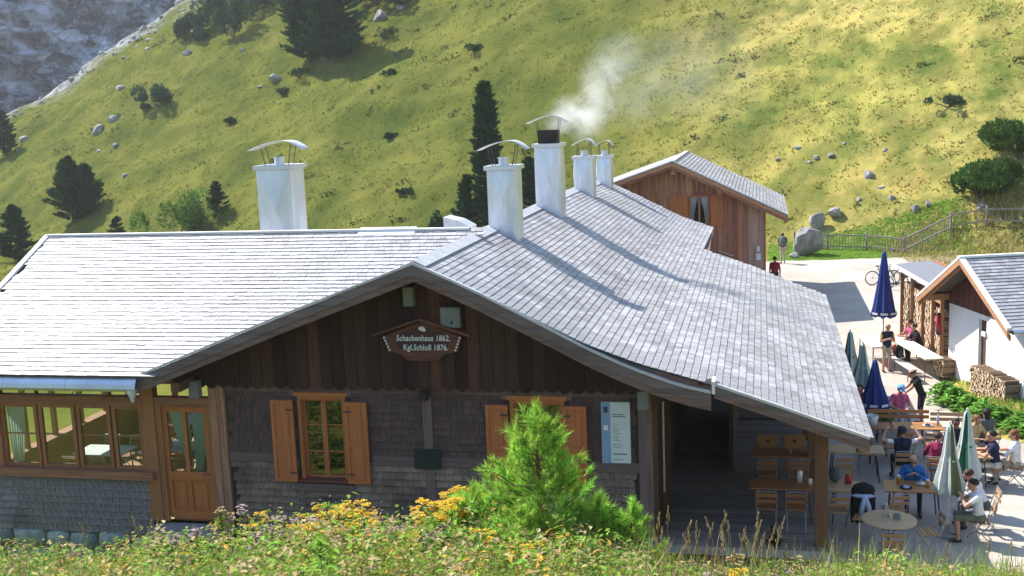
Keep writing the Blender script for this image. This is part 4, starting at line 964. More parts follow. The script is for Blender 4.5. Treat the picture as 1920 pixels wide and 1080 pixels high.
m = hprism([(dx0 - .02, 1.28), (dx0 + .2, 1.28), (dx0 + .2, 1.42), (dx0 - .02, 1.42)], -.06, -.003); part('lamp_box', m, 'ceramic', wh)
u = 0.0; i = 0
while u < HW - .01:
    w_ = min(.19, HW - u); tops = [(u + w_ - .003, hr(u + w_) - .14), (u + .003, hr(u) - .14)]
    if u < HW / 2 < u + w_: tops.insert(1, (HW / 2, AP - .14))
    part('gable_board', hprism([(u + .003, DZ), (u + w_ - .003, DZ)] + tops, -.02 - .012 * (i % 2), .05), 'gable_red', wh); u += w_; i += 1
for sgn in (0, 1):
    ua, ub = (-OV, HW / 2) if sgn == 0 else (HW / 2, HW + OV); za, zb = hr(ua), hr(ub)
    m = hprism([(ua, za), (ub, zb), (ub, zb - .1), (ua, za - .1)], -.75, 7.3); rf = part('roof_slope', m, 'roof_deck', wh)
    it = []; hi_u, lo_u = (HW / 2, -OV) if sgn == 0 else (HW / 2, HW + OV)
    pu = Vector(hp(lo_u, 0, hr(lo_u))) - Vector(hp(hi_u, 0, AP)); L_ = pu.length; d = pu.normalized(); n2 = d.cross(NA); n2 = n2 if n2.z > 0 else -n2; d2 = (d + n2 * .05).normalized(); n3 = d2.cross(NA); n3 = n3 if n3.z > 0 else -n3
    s_ = .08
    while s_ < L_:
        n_ = -.76
        while n_ < 5:
            w_ = random.uniform(.12, .26); cp = Vector(hp(HW / 2, n_ + w_ / 2, AP)) + d * s_ + n3 * .003
            it.append((frame_m(cp, d2.cross(n3), d2, n3), w_ - .008, .2, -(cp - camp).length)); n_ += w_
        s_ += .15
    shingles(it, 'roof_shingle', 'roof_shingle', rf, 120 if sgn == 0 else 0, th=.028)
    for off, hh, nn_, mt in ((-.03, .17, -.80, 'rake_orange'), (-.16, .14, -.74, 'shed_wood')):
        part('bargeboard', hprism([(ua, za + off), (ub, zb + off), (ub, zb + off - hh), (ua, za + off - hh)], nn_ - .03, nn_ + .02), mt, wh)
    part('verge_flashing', hprism([(ua, za + .06), (ub, zb + .06), (ub, zb - .02), (ua, za - .02)], -.84, -.70), 'white_paint', wh)
for uu in (-.05, HW / 2, HW + .05): part('purlin', hprism([(uu - .09, hr(uu) - .33), (uu + .09, hr(uu) - .33), (uu + .09, hr(uu) - .14), (uu - .09, hr(uu) - .14)], -.72, -.035), 'rake_orange', wh)
part('ridge_cap', hprism([(HW / 2 - .1, AP), (HW / 2 + .1, AP), (HW / 2 + .08, AP + .06), (HW / 2 - .08, AP + .06)], -.86, 7.3), 'white_paint', wh)
m = MB(); g0, g1 = hp(-OV - .05, -.7, EV - .06), hp(-OV - .05, 7, EV - .06); m.tube([g0, g1], .07, 8); part('gutter', m, 'gutter_metal', wh)

# ---- woodshed with stacked firewood
ws = thing('woodshed', 'low open woodshed with flat felt roof leaning against the white hut', 'shed', (5.7, 41.3, G), world=True)
A = Vector((4.88, 43.9, 2.22)); B = Vector((5.56, 38.4, 2.22)); Rt = Vector((1.35, .17, .10))
m = MB(); q = [A, B, B + Rt, A + Rt]; m.add(q + [p - Vector((0, 0, .06)) for p in q], [(0, 1, 2, 3), (7, 6, 5, 4), (0, 4, 5, 1), (1, 5, 6, 2), (2, 6, 7, 3), (3, 7, 4, 0)]); part('roof', m, 'felt', ws)
m = MB(); m.beam(A + Vector((-.03, .0, -.03)), B + Vector((-.03, 0, -.03)), .03, .14); part('fascia', m, 'white_paint', ws)
SA = Vector((5.22, 43.75, 0)); SB = Vector((5.86, 38.5, 0)); SD = (SB - SA).normalized(); SN = Vector((-SD.y, SD.x, 0)); SN = SN if SN.x > 0 else -SN; SL = (SB - SA).length
for f in (0.0, 0.28, 0.56, 0.80, 1.0):
    p = SA + SD * SL * f - SN * .05; m = MB(); m.b2(p.x - .06, p.x + .06, p.y - .06, p.y + .06, G, 2.15); part('post', m, 'shed_wood', ws)
m = MB(); p0, p1 = SA - SN * .04, SB - SN * .04; m.beam((p0.x, p0.y, 2.06), (p1.x, p1.y, 2.06), .1, .16); part('beam', m, 'shed_wood', ws)
p0, p1 = SA + SD * SL * .8 - SN * .02, SB - SN * .02
m = MB(); m.beam((p0.x, p0.y, 1.78), (p1.x, p1.y, 1.78), .06, .34); part('front_panel', m, 'rake_orange', ws)
p0, p1 = SA + SN * 1.1, SB + SN * 1.1; m = MB(); m.beam((p0.x, p0.y, .9), (p1.x, p1.y, .9), .06, 3.0); part('back_wall', m, 'shed_wood', ws)
def log_stack(name, label, group, o, d, n, length, h0, height, loglen, rmin=.035, rmax=.075, slope=0.0):
    """split logs laid with their ends showing along direction d; depth n"""
    V = []; F4 = []; mats = []; tint = []
    z = 0.0
    while z < height:
        r = random.uniform(rmin, rmax); s_ = random.uniform(0, .05)
        rr_ = r
        while s_ < length:
            r = random.uniform(rmin, rmax); k = random.choice((4, 5, 6)); a0 = random.random() * 6; j = random.uniform(-.03, .03)
            c = o + d * (s_ + r) + Vector((0, 0, h0 + z + r)); b = len(V)
            for e in (0, 1):
                for i_ in range(6):
                    an = a0 + 2 * math.pi * i_ / 6; rad = r * (1.02 if k == 6 else (1.15 if i_ % 2 else .85))
                    V.append(c + d * math.cos(an) * rad + Vector((0, 0, math.sin(an) * rad)) + n * (j + e * loglen))
            tt = random.random()
            for i_ in range(6): F4.append((b + i_, b + (i_ + 1) % 6, b + 6 + (i_ + 1) % 6, b + 6 + i_)); mats.append(0); tint.append(tt)
            F4.append((b, b + 1, b + 2, b + 3)); F4.append((b, b + 3, b + 4, b + 5)); mats += [1, 1]; tint += [tt, tt]
            s_ += 2 * r * .98
        z += (rmin + rmax) * .93
    o_ = link(name, np_mesh(name, np.array([tuple(v) for v in V]), np.array(F4), ['log_bark', 'log_end'], np.array(tint), np.array(mats)))
    return tag(o_, label, 'firewood', group)
log_stack('firewood_stack', 'tall stack of split firewood filling the woodshed front', None, SA.copy(), SD, SN, SL * .8 - .1, G, 2.1, .4)
log_stack('firewood_stack', 'stack of split firewood below the orange panel next to the white wall', None, SA + SD * SL * .81, SD, SN, SL * .19, G, 1.9, .4)
q = WO - NA * .48 + UA * .1
log_stack('firewood_stack', 'low sloping pile of thin split logs against the white hut wall', None, q, UA, NA, 2.0, -.35, .75, .44, .028, .05)
q = WO - NA * .42 + UA * 4.0
log_stack('firewood_stack', 'short pile of split logs at the white hut corner under the wall', None, q, UA, NA, .7, -.4, .5, .4, .03, .055)
m = MB(); jx = Vector(hp(4.75, -.25, 0)); 
m.box((jx.x, jx.y, 1.30), (.14, .34, .42), taper=.62); m.box((jx.x, jx.y, .98), (.13, .33, .22), mat=1); m.tube([(jx.x, jx.y + .1, 1.46), (jx.x - .02, jx.y + .22, 1.25), (jx.x, jx.y + .24, .95)], [.06, .055, .045], 8); m.tube([(jx.x, jx.y - .1, 1.46), (jx.x - .02, jx.y - .22, 1.25), (jx.x, jx.y - .24, .95)], [.06, .055, .045], 8); m.tube([(jx.x, jx.y, 1.48), (jx.x, jx.y, 1.56)], [.07, .05], 8, 1)
tag(m.build('hanging_jacket', ['cloth_red', 'cloth_navy'], smooth=True), 'red and blue jacket hanging on the woodshed end', 'jacket')

# ================================================================== fence
fence = thing('picket_fence', 'weathered picket fence with rails climbing the slope beyond the yard', 'fence', (8, 69, -.3), world=True)
fp = [(2.0, 71.0), (3.95, 70.3), (6.15, 69.5), (8.13, 68.0), (11.0, 70.3), (12.9, 69.8), (15.6, 68.6)]
for k, (a, b) in enumerate(fp):
    z = gz(a, b); h = 1.15; m = MB(); m.box((a, b, z + h / 2 - .1), (.11, .11, h + .2), Rz(random.random()), taper=.85); part('post', m, 'fence_wood', fence)
    if k < len(fp) - 1:
        c, d = fp[k + 1]; z2 = gz(c, d)
        for hh in (0.95, 0.28):
            m = MB(); m.beam((a, b - .1, z + hh), (c, d - .1, z2 + hh + random.uniform(-.05, .05)), .06, .075); part('rail', m, 'fence_wood', fence)
        L_ = math.hypot(c - a, d - b); n = int(L_ / .17)
        for j in range(1, n):
            f = j / n; xx, yy = a + (c - a) * f, b + (d - b) * f; zz = z + (z2 - z) * f
            if k >= 4 and j % 2: continue
            m = MB(); m.box((xx, yy, zz + .48 + random.uniform(-.06, .06)), (.045, .03, 1.0), Matrix.Rotation(random.uniform(-.08, .08), 3, 'Y'), taper=.7); part('picket', m, 'fence_wood', fence)

# ================================================================== rocks
def rock_mesh(seed, sub_=3, flat=.7):
    bm = bmesh.new(); bmesh.ops.create_icosphere(bm, subdivisions=sub_, radius=1)
    rd = random.Random(seed); pl = [(Vector((rd.gauss(0, 1), rd.gauss(0, 1), rd.gauss(0, .7))).normalized(), rd.uniform(.45, .85)) for _ in range(12)]
    for v in bm.verts:
        p = v.co.copy()
        for n_, d in pl:
            e = p.dot(n_) - d
            if e > 0: p -= n_ * e * .92
        v.co = p * (1 + .05 * math.sin(p.x * 9 + seed) * math.sin(p.y * 8)); v.co.z *= flat
    me = bpy.data.meshes.new('rock'); bm.to_mesh(me); bm.free(); me.materials.append(MAT['rock']); return me
RM = [rock_mesh(s) for s in range(7)]
def rock(x, y, r, label, group=None, dz=.08, sc=(1, 1, 1), k=None, rz=None):
    o = link('rock', RM[random.randrange(7) if k is None else k]); o.location = (x, y, gz(x, y) + r * dz * sc[2]); o.rotation_euler = (random.uniform(-.2, .2), random.uniform(-.2, .2), random.uniform(0, 6.3) if rz is None else rz)
    o.scale = (r * sc[0], r * sc[1], r * sc[2]); return tag(o, label, 'rock', group)
rock(2.75, 67.7, 1.05, 'large pale boulder in the lawn behind the backpacker', dz=.55, sc=(.95, .9, 1.35), k=1, rz=.5)
rock(3.5, 74.0, .8, 'dark upright boulder behind the fence start', dz=.5, sc=(.8, .7, 1.2), k=3, rz=1)
rock(4.7, 74.6, .55, 'smaller pale boulder next to the upright boulder', dz=.5, k=2)
rock(1.9, 66.5, .35, 'small stone at the foot of the large boulder', dz=.4)
ROCKS_HILL = [(-103.0, 143.1, 0.84), (-86.2, 135.5, 1.42), (-84.5, 136.8, 1.07), (-80.0, 129.4, 0.54), (-82.5, 129.3, 0.41), (-73.7, 120.5, 0.57), (-101.2, 139.1, 0.52), (-80.5, 150.6, 0.92), (-69.0, 144.7, 0.51), (-58.9, 132.7, 1.0), (-61.1, 132.2, 0.47), (-46.8, 138.6, 1.35), (-44.5, 139.4, 0.68), (-29.8, 118.8, 0.23), (-92.2, 160.1, 0.57), (-89.5, 147.1, 0.76)]
for a in ROCKS_HILL: rock(*a, 'grey rock lying in the open grass of the far slope', 'rocks on the far grass slope')
rock(-52.4, 133.1, .95, 'pale rock at the foot of the tall slope conifers', sc=(1, 1, 1.3))
ROCKS_R = [(3.8, 81.9, 0.37), (3.3, 81.7, 0.26), (1.3, 83.6, 0.35), (2.6, 83.7, 0.35), (4.9, 81.7, 0.45), (5.7, 82.4, 0.22), (7.0, 77.8, 0.64), (7.6, 76.3, 0.31), (8.2, 79.9, 0.25), (6.2, 75.5, 0.31), (8.1, 74.5, 0.34), (9.3, 73.0, 0.5), (10.1, 73.1, 0.4), (12.9, 71.2, 0.57)]
for a in ROCKS_R: rock(a[0], a[1], a[2] * .85, 'pale stone in the grass above the picket fence', 'stones above the picket fence')
for k in range(95):
    t = random.uniform(-6, 52); s_ = -abs(random.gauss(0, 5.5)) + .6; p = CR0 + CRD * t + CRN * s_
    rock(p[0], p[1], random.uniform(.2, .6) * random.choice((.7, 1, 1, 1.7)), 'limestone block in the scree along the grass crest', 'blocks along the scree crest')

# ================================================================== trees and shrubs
def sprays(C, D, L, W, g, ns=2):
    """crossed leaf/needle sprays: centres C, directions D, lengths L, widths W -> triangles"""
    n = len(C); V = []; 
    up = np.cross(D, g.normal(0, 1, (n, 3))); up /= np.linalg.norm(up, axis=1)[:, None] + 1e-9
    for k in range(ns):
        if k: up = np.cross(D, up)
        a = C - D * L[:, None] * .5 - up * W[:, None] * .35; b = C - D * L[:, None] * .3 + up * W[:, None] * .5; c = C + D * L[:, None] * .5
        V.append(np.stack([a, b, c], 1))
    V = np.concatenate(V, 0).reshape(-1, 3); return V
def conifer(x, y, h, r, label, seed, cat='tree', mat='conifer', nb=170, per=26, shape=.75, z0=.06, leaf=.42, z=None, group=None, trunk=True, upw=.25, lump=.25):
    g = np.random.default_rng(seed); zg = (gz(x, y) if z is None else z) - .15
    t = thing('conifer_tree' if cat == 'tree' else 'mountain_shrub', label, cat, (x, y, zg), 0, group)
    if trunk:
        m = MB(); m.tube([(0, 0, 0), (.05 * r, 0, h * .4), (0, .05 * r, h * .97)], [h * .022 + .03, h * .014 + .02, .015], 7); part('trunk', m, 'bark', t)
        m = MB()
        for k in range(14):
            hh = h * (.12 + .055 * k); a = g.uniform(0, 6.28); rr = r * (1 - hh / h) ** shape * .8; m.tube([(0, 0, hh), (math.cos(a) * rr, math.sin(a) * rr, hh + rr * .2)], [.03, .01], 4)
        part('limb', m, 'bark', t)
    f = g.random(nb) ** .85; hh = h * (z0 + (1 - z0) * f); az = g.uniform(0, 2 * np.pi, nb)
    rad = r * np.clip(1 - f, 0.015, 1) ** shape * (1 + lump * np.sin(az * 3 + seed + f * 9)) * g.uniform(.72, 1.12, nb)
    rad = rad * np.clip((f + .12) / .22, .5, 1)
    T = g.uniform(.25, 1.0, (nb, per)) ** .7
    R_ = rad[:, None] * T; A_ = az[:, None] + g.normal(0, .22, (nb, per)) * (1.2 - T * .6)
    C = np.stack([R_ * np.cos(A_), R_ * np.sin(A_), hh[:, None] + R_ * upw * T + g.normal(0, .035 * h ** .5 * .35, (nb, per))], 2).reshape(-1, 3)
    D = np.stack([np.cos(A_), np.sin(A_), np.full(A_.shape, .45)], 2).reshape(-1, 3) + g.normal(0, .4, (nb * per, 3)); D /= np.linalg.norm(D, axis=1)[:, None]
    L = leaf * g.uniform(.6, 1.3, nb * per); V = sprays(C, D, L, L * .42, g)
    V[:, 2] = np.maximum(V[:, 2], .02)
    tint = np.tile(np.repeat(g.random(nb) * .6, per) + g.random(nb * per) * .4, 2)
    o = stuff(link('crown', np_mesh('crown', V, np.arange(len(V)).reshape(-1, 3), [mat], tint), t))
    return t
def shrub(x, y, h, r, label, seed, mat='conifer_blue', n=1500, leaf=.3, group=None, cat='shrub', name='mountain_shrub', z=None):
    g = np.random.default_rng(seed); zg = (gz(x, y) if z is None else z) - .1
    t = thing(name, label, cat, (x, y, zg), 0, group)
    nl = 9; lc = np.stack([g.normal(0, r * .48, nl), g.normal(0, r * .48, nl), g.uniform(.25, .62, nl) * h], 1); lr = g.uniform(.32, .55, nl)
    k = g.integers(0, nl, n); d = g.normal(0, 1, (n, 3)); d /= np.linalg.norm(d, axis=1)[:, None]; d[:, 2] = np.abs(d[:, 2]) * g.choice([1, 1, 1, -.5], n)
    rr = g.uniform(.55, 1.06, n) ** .6
    C = lc[k] + d * rr[:, None] * np.stack([lr[k] * r, lr[k] * r, lr[k] * h * .9], 1)
    C[:, 2] = np.clip(C[:, 2], .02, None)
    D = d * .8 + np.array([0, 0, .5]) + g.normal(0, .4, (n, 3)); D /= np.linalg.norm(D, axis=1)[:, None]
    L = leaf * g.uniform(.6, 1.3, n); V = sprays(C, D, L, L * .5, g)
    link('foliage', np_mesh('foliage', V, np.arange(len(V)).reshape(-1, 3), [mat], np.tile(.6 * g.random(nl)[k] + .4 * g.random(n), 2)), t)
    m = MB()
    for j in range(6): m.tube([(0, 0, 0), (lc[j][0] * .5, lc[j][1] * .5, lc[j][2] * .6), tuple(lc[j])], [.05, .035, .012], 5)
    part('stem', m, 'bark', t); return t
conifer(-75.5, 112, 7.4, 2.6, 'broad dark conifer with two tips behind the veranda ridge', 1, nb=240, per=34, leaf=.6, shape=.55)
conifer(-74.0, 112.8, 5.6, 2.2, 'lower conifer leaning on the broad dark conifer', 2, nb=180, per=30, leaf=.55, shape=.6)
conifer(-70.5, 95, 5.6, 2.0, 'dark conifer at the left end of the veranda roof', 3, nb=190, per=30, leaf=.5, shape=.6)
conifer(-52.9, 102.5, 3.2, 1.15, 'small slim conifer behind the veranda ridge beside the metal chimney', 4, nb=120, per=26, leaf=.35, shape=.55)
conifer(-62.6, 100, 3.4, 1.1, 'tiny round topped conifer behind the veranda ridge', 5, nb=100, per=24, leaf=.35, shape=.5)
shrub(-56.1, 100, 5.0, 2.6, 'light green leafy tree behind the veranda ridge', 6, 'lime_leaf', 3000, .34, cat='tree', name='broadleaf_tree')
conifer(-21.0, 86, 11.9, 1.5, 'tall slender dark conifer behind the chimneys', 7, nb=420, per=34, leaf=.5, shape=.38, lump=.15)
conifer(-22.9, 86.5, 5.0, 1.35, 'shorter dark conifer at the foot of the tall slender one', 8, nb=200, per=30, leaf=.42, shape=.55)
conifer(-18.1, 88, 4.4, 1.3, 'dark conifer between the two nearest chimneys', 9, nb=170, per=28, leaf=.42, shape=.5)
shrub(-25.2, 86, 2.6, .9, 'small dark bush left of the tall slender conifer', 10, 'conifer', 700, .3)
shrub(12.9, 72.2, 2.6, 2.5, 'large rounded dwarf pine above the picket fence', 11, 'shrub_green', 3800, .34)
shrub(15.6, 74.8, 2.6, 2.3, 'dwarf pine higher up the bank beside the large rounded one', 12, 'shrub_green', 3000, .34)
shrub(12.6, 82, .9, .9, 'small dark bush alone high on the sunny slope', 13, 'conifer_blue', 500, .25)
shrub(-76.6, 134.4, 2.9, 2.0, 'round grey green bush alone on the far slope', 14, 'conifer_blue', 1600, .42)
shrub(-78.6, 134.6, 1.2, .9, 'little bush at the foot of the round grey green bush', 15, 'conifer_blue', 500, .35)
conifer(-50.6, 131, 15, 3.9, 'big dark conifer standing at the top of the slope', 16, nb=420, per=40, leaf=.8, shape=.5)
conifer(-55.2, 134.5, 12, 3.6, 'second dark conifer beside the big one at the slope top', 17, nb=340, per=38, leaf=.75, shape=.5)
for k, (a, b, hh, rr) in enumerate([(-83.0, 155.4, 4.6, 2.4), (-80.6, 159.0, 4.6, 2.8), (-73.1, 150.8, 6.2, 2.4), (-72.6, 157.8, 4.4, 3.0), (-77, 160.5, 5.0, 3.0), (-80.1, 153.9, 1.6, 1.1), (-66, 155, 3.4, 2.4), (-50.2, 143.5, 3.6, 2.6), (-45.9, 141, 3.4, 2.4), (-61.5, 150, 3.8, 2.4)]):
    shrub(a, b, hh, rr, 'grey green bush among the thicket near the scree crest' if a < -60 else 'dark green bush at the slope top right of the big conifer', 30 + k, 'conifer_blue', 1500, .5, 'thicket bushes near the crest' if a < -60 else 'bushes right of the big conifer')
for k, (a, b, s_) in enumerate([(-29.8, 118.2, .9), (-36.1, 107.8, .7), (-56.6, 129, .9), (-44.4, 133, 1.4), (-55.5, 131.5, 1.3), (-31, 96, .6), (-40, 120, .8), (-62, 125, .8)]):
    shrub(a, b, 1.1 * s_, 1.0 * s_, 'tiny dark bush dotted on the open grass slope', 50 + k, 'conifer', 320, .3, 'tiny bushes dotted on the slope')
conifer(-104, 140, 6.3, 2.0, 'dark conifer cut by the picture edge below the scree crest', 70, nb=150, per=26, leaf=.6, shape=.55)
# leafy perennials beside the white hut
def leafy(x, y, w_, h, n, label, seed, z=None, group=None):
    g = np.random.default_rng(seed); t = thing('leafy_plant', label, 'plant', (x, y, G if z is None else z), 0, group)
    C = np.stack([g.normal(0, w_ * .45, n), g.normal(0, w_ * .45, n), g.uniform(.12, 1, n) * h], 1); C[:, 2] *= np.clip(1.15 - np.hypot(C[:, 0], C[:, 1]) / (w_ * 1.6), .25, 1)
    an = g.uniform(0, 6.28, n); D = np.stack([np.cos(an), np.sin(an), g.uniform(-.35, .35, n)], 1); S = np.stack([-np.sin(an), np.cos(an), g.uniform(-.2, .2, n)], 1)
    L = g.uniform(.09, .2, n)[:, None]; W_ = L * .34; nz_ = np.array([0, 0, 1.])
    P = np.stack([C - D * L, C + S * W_ + nz_ * .02, C + D * L - nz_ * .05, C - S * W_ + nz_ * .02], 1).reshape(-1, 3)
    stuff(link('leaf_mass', np_mesh('leaf_mass', P, np.arange(len(P)).reshape(-1, 4), ['big_leaf'], g.random(n)), t))
    m = MB()
    for j in range(6): a = g.uniform(0, 6.28); m.tube([(0, 0, 0), (math.cos(a) * w_ * .4, math.sin(a) * w_ * .4, h * .7)], [.014, .006], 4)
    part('stem', m, 'meadow_leaf', t)
for k, (a, b) in enumerate([(5.5, 33.7), (5.75, 33.0), (6.05, 32.3), (6.35, 31.6), (6.7, 31.0), (5.3, 34.4), (6.9, 30.6), (5.9, 31.9), (7.2, 30.4)]): leafy(a, b, .42, .62, 230, 'bright green leafy plant in the bed along the white hut', 80 + k, group='leafy bed along the white hut')
leafy(2.6, 35.0, .3, .7, 140, 'leafy green plant between the green parasols', 95); leafy(3.35, 31.9, .28, .5, 120, 'leafy green plant beside the small blue parasol', 96)

# ================================================================== bicycles
def bicycle(x, y, rz, label, z=G):
    t = thing('bicycle', label, 'bicycle', (x, y, z), rz)
    for sx_ in (-.52, .52):
        m = MB(); n = 28; pts = [(sx_ + .33 * math.cos(2 * math.pi * k / n), 0, .35 + .33 * math.sin(2 * math.pi * k / n)) for k in range(n + 1)]
        m.tube(pts, .026, 6, cap=False); o = part('wheel', m, 'rubber', t)
        m = MB()
        for k in range(12): a = math.pi * k / 6; m.tube([(sx_, .02 * (-1) ** k, .35), (sx_ + .31 * math.cos(a), 0, .35 + .31 * math.sin(a))], .004, 3)
        m.tube([(sx_, -.05, .35), (sx_, .05, .35)], .025, 6); sub('spokes', m, ['light_steel'], o)
    m = MB(); bb, st, hd, hd2, rw, fw = (-.08, 0, .32), (-.22, 0, .82), (.33, 0, .86), (.36, 0, .74), (-.52, 0, .35), (.52, 0, .35)
    for a, b, r in ((bb, st, .018), (st, hd, .018), (bb, hd2, .022), (rw, st, .01), (rw, bb, .01), (hd, hd2, .022)): m.tube([a, b], r, 6)
    part('frame', m, 'bike_paint', t)
    m = MB(); m.tube([hd2, (.44, .05, .55), (.52, .05, .35)], .014, 6); m.tube([hd2, (.44, -.05, .55), (.52, -.05, .35)], .014, 6); part('fork', m, 'dark_steel', t)
    m = MB(); m.tube([hd, (.36, 0, .96)], .014, 6); m.tube([(.30, -.3, 1.0), (.36, -.1, .97), (.36, .1, .97), (.30, .3, 1.0)], .013, 6); part('handlebar', m, 'dark_steel', t)
    m = MB(); m.ell((-.26, 0, .92), (.13, .07, .03)); m.tube([st, (-.25, 0, .9)], .012, 6); part('saddle', m, 'rubber', t, True)
    m = MB(); m.lathe([(.09, -.006), (.09, .006)], (-.08, .05, .32), 14, rot=Matrix.Rotation(R(90), 3, 'X')); m.tube([(-.08, .06, .32), (.02, .08, .2)], .01, 5); part('crank', m, 'dark_steel', t)
    return t
bicycle(5.75, 56.3, R(15), 'mountain bike half hidden behind the large blue parasol')
bicycle(7.0, 57.0, R(35), 'mountain bike with dark frame leaning at the grass bank behind the woodshed')
bicycle(6.25, 54.6, R(-20), 'bicycle standing close behind the woodshed roof edge')
# ================================================================== furniture
def make_chair(wood='chair_wood', metal='light_steel'):
    t = thing('folding_chair', 'slatted folding chair', 'chair')
    for k in range(5): m = MB(); m.b2(-.2, .2, -.19 + k * .08, -.125 + k * .08, .44, .46); part('seat_slat', m, wood, t)
    for z, h in ((.62, .07), (.74, .08)): m = MB(); m.box((0, -.265 - (z - .45) * .12, z + h / 2), (.42, .018, h), Matrix.Rotation(R(8), 3, 'X')); part('back_slat', m, wood, t)
    for sx_ in (-.2, .2):
        m = MB(); m.tube([(sx_, .22, 0), (sx_, -.17, .42), (sx_, -.31, .86)], .011, 6); part('leg', m, metal, t)
        m = MB(); m.tube([(sx_ * .9, -.26, 0), (sx_ * .9, .18, .44)], .011, 6); part('leg', m, metal, t)
    m = MB(); m.tube([(-.2, -.31, .86), (.2, -.31, .86)], .011, 6); part('top_rail', m, metal, t)
    return t
chair0 = make_chair(); chair1 = make_chair('chair_dark', 'light_steel'); chair0['_p'] = chair1['_p'] = 1
def chair(x, y, rz, label, z=G, src=None, group=None):
    c = copy_tree(src or chair0); c.location = (x, y, z); c.rotation_euler = (0, 0, rz); del c['_p']
    return tag(c, label, 'chair', group)
def table(x, y, lx, ly, label, z=G, top='table_orange', h=.75, rz=0.0, name='wooden_table', cat='table'):
    t = thing(name, label, cat, (x, y, z), rz); n = max(2, int(round(ly / .2)))
    for k in range(n):
        w_ = ly / n; m = MB(); m.b2(-lx / 2, lx / 2, -ly / 2 + k * w_ + .004, -ly / 2 + (k + 1) * w_ - .004, h - .03, h); part('top_plank', m, top, t)
    for sx_ in (-1, 1):
        m = MB(); m.b2(sx_ * (lx / 2 - .18) - .03, sx_ * (lx / 2 - .18) + .03, -ly / 2 + .05, ly / 2 - .05, h - .09, h - .031); part('batten', m, top, t)
        for sy_ in (-1, 1):
            m = MB(); m.tube([(sx_ * (lx / 2 - .18), sy_ * (ly / 2 - .08), h - .09), (sx_ * (lx / 2 - .12), sy_ * (ly / 2 - .06), 0)], .017, 6); part('leg', m, 'dark_steel', t)
    return t
def bench(x, y, lx, label, z=G, top='table_light', rz=0.0, back=False):
    t = thing('wooden_bench', label, 'bench', (x, y, z), rz)
    for k in (0, 1): m = MB(); m.b2(-lx / 2, lx / 2, -.135 + k * .137, -.003 + k * .137, .42, .45); part('seat_plank', m, top, t)
    for sx_ in (-1, 1):
        for sy_ in (-1, 1): m = MB(); m.tube([(sx_ * (lx / 2 - .2), sy_ * .09, .42), (sx_ * (lx / 2 - .17), sy_ * .12, 0)], .016, 6); part('leg', m, 'dark_steel', t)
    if back:
        for zz in (.6, .74): m = MB(); m.b2(-lx / 2, lx / 2, .16, .185, zz, zz + .09); part('back_slat', m, top, t)
        for sx_ in (-1, 1): m = MB(); m.beam((sx_ * (lx / 2 - .2), .14, .4), (sx_ * (lx / 2 - .2), .2, .88), .04, .02, up=(1, 0, 0)); part('back_post', m, 'dark_steel', t)
    return t
# porch tables and chairs
PF = 0.0
table(.42, 22.62, 1.35, .62, 'dark wooden table at the open front of the porch', PF, 'chair_dark'); table(.5, 24.75, 1.5, .62, 'dark wooden table deeper inside the porch', PF, 'chair_dark')
chair(.08, 22.1, 0, 'porch chair tucked under the front table next to its twin at the porch post', PF, chair1, 'chairs on the porch'); chair(.66, 22.12, 0, 'porch chair tucked under the front table next to its twin at the porch post', PF, chair1, 'chairs on the porch')
chair(.1, 24.15, 0, 'brown porch chair between the two porch tables', PF, chair1); chair(.75, 24.2, .1, 'brown porch chair beside the porch post between the tables', PF, chair1)
def carved_chair(x, y, rz, label):
    t = thing('carved_chair', label, 'chair', (x, y, PF), rz, 'carved chairs in the porch')
    m = MB(); m.prism([(-.2, -.2), (.2, -.2), (.18, .2), (-.18, .2)], .42, .46, axis='z'); part('seat', m, 'table_orange', t)
    m = MB(); poly = [(-.13, .46), (.13, .46), (.22, .78), (.24, .92), (.16, .98), (0, .95), (-.16, .98), (-.24, .92), (-.22, .78)]; m.prism(poly, -.22, -.19); bk = part('backrest', m, 'table_orange', t)
    m = MB(); m.lathe([(.04, -.001), (.04, .001)], (0, -.222, .82), 10, rot=Matrix.Rotation(R(90), 3, 'X')); m2 = m; sub('heart_hole', m2, ['rubber'], bk)
    for sx_ in (-1, 1):
        for sy_ in (-1, 1): m = MB(); m.tube([(sx_ * .14, sy_ * .14, .42), (sx_ * .2, sy_ * .2, 0)], [.022, .016], 6); part('leg', m, 'table_orange', t)
carved_chair(.12, 25.55, 0, 'orange carved chair with a hole in its back behind the inner porch table'); carved_chair(.72, 25.6, 0, 'orange carved chair with a hole in its back behind the inner porch table')
def vessel(x, y, z, prof, mat, name, label, cat): m = MB(); m.lathe(prof, (x, y, z), 12); return tag(m.build(name, [mat], smooth=True), label, cat)
vessel(.75, 22.75, .75, [(.05, 0), (.055, .2), (.05, .24), (.0, .25)], 'ceramic', 'jug', 'white jug on the front porch table', 'jug')
vessel(.95, 22.6, .75, [(.035, 0), (.04, .13), (.0, .131)], 'ceramic', 'cup', 'white cup on the front porch table next to the jug', 'cup')
vessel(.95, 24.75, .75, [(.04, 0), (.045, .26), (.0, .27)], 'ceramic', 'candle', 'white candle on the inner porch table', 'candle')
vessel(.6, 24.7, .75, [(.04, 0), (.05, .1), (0, .1)], 'grey_box', 'cup', 'grey cup on the inner porch table', 'cup')
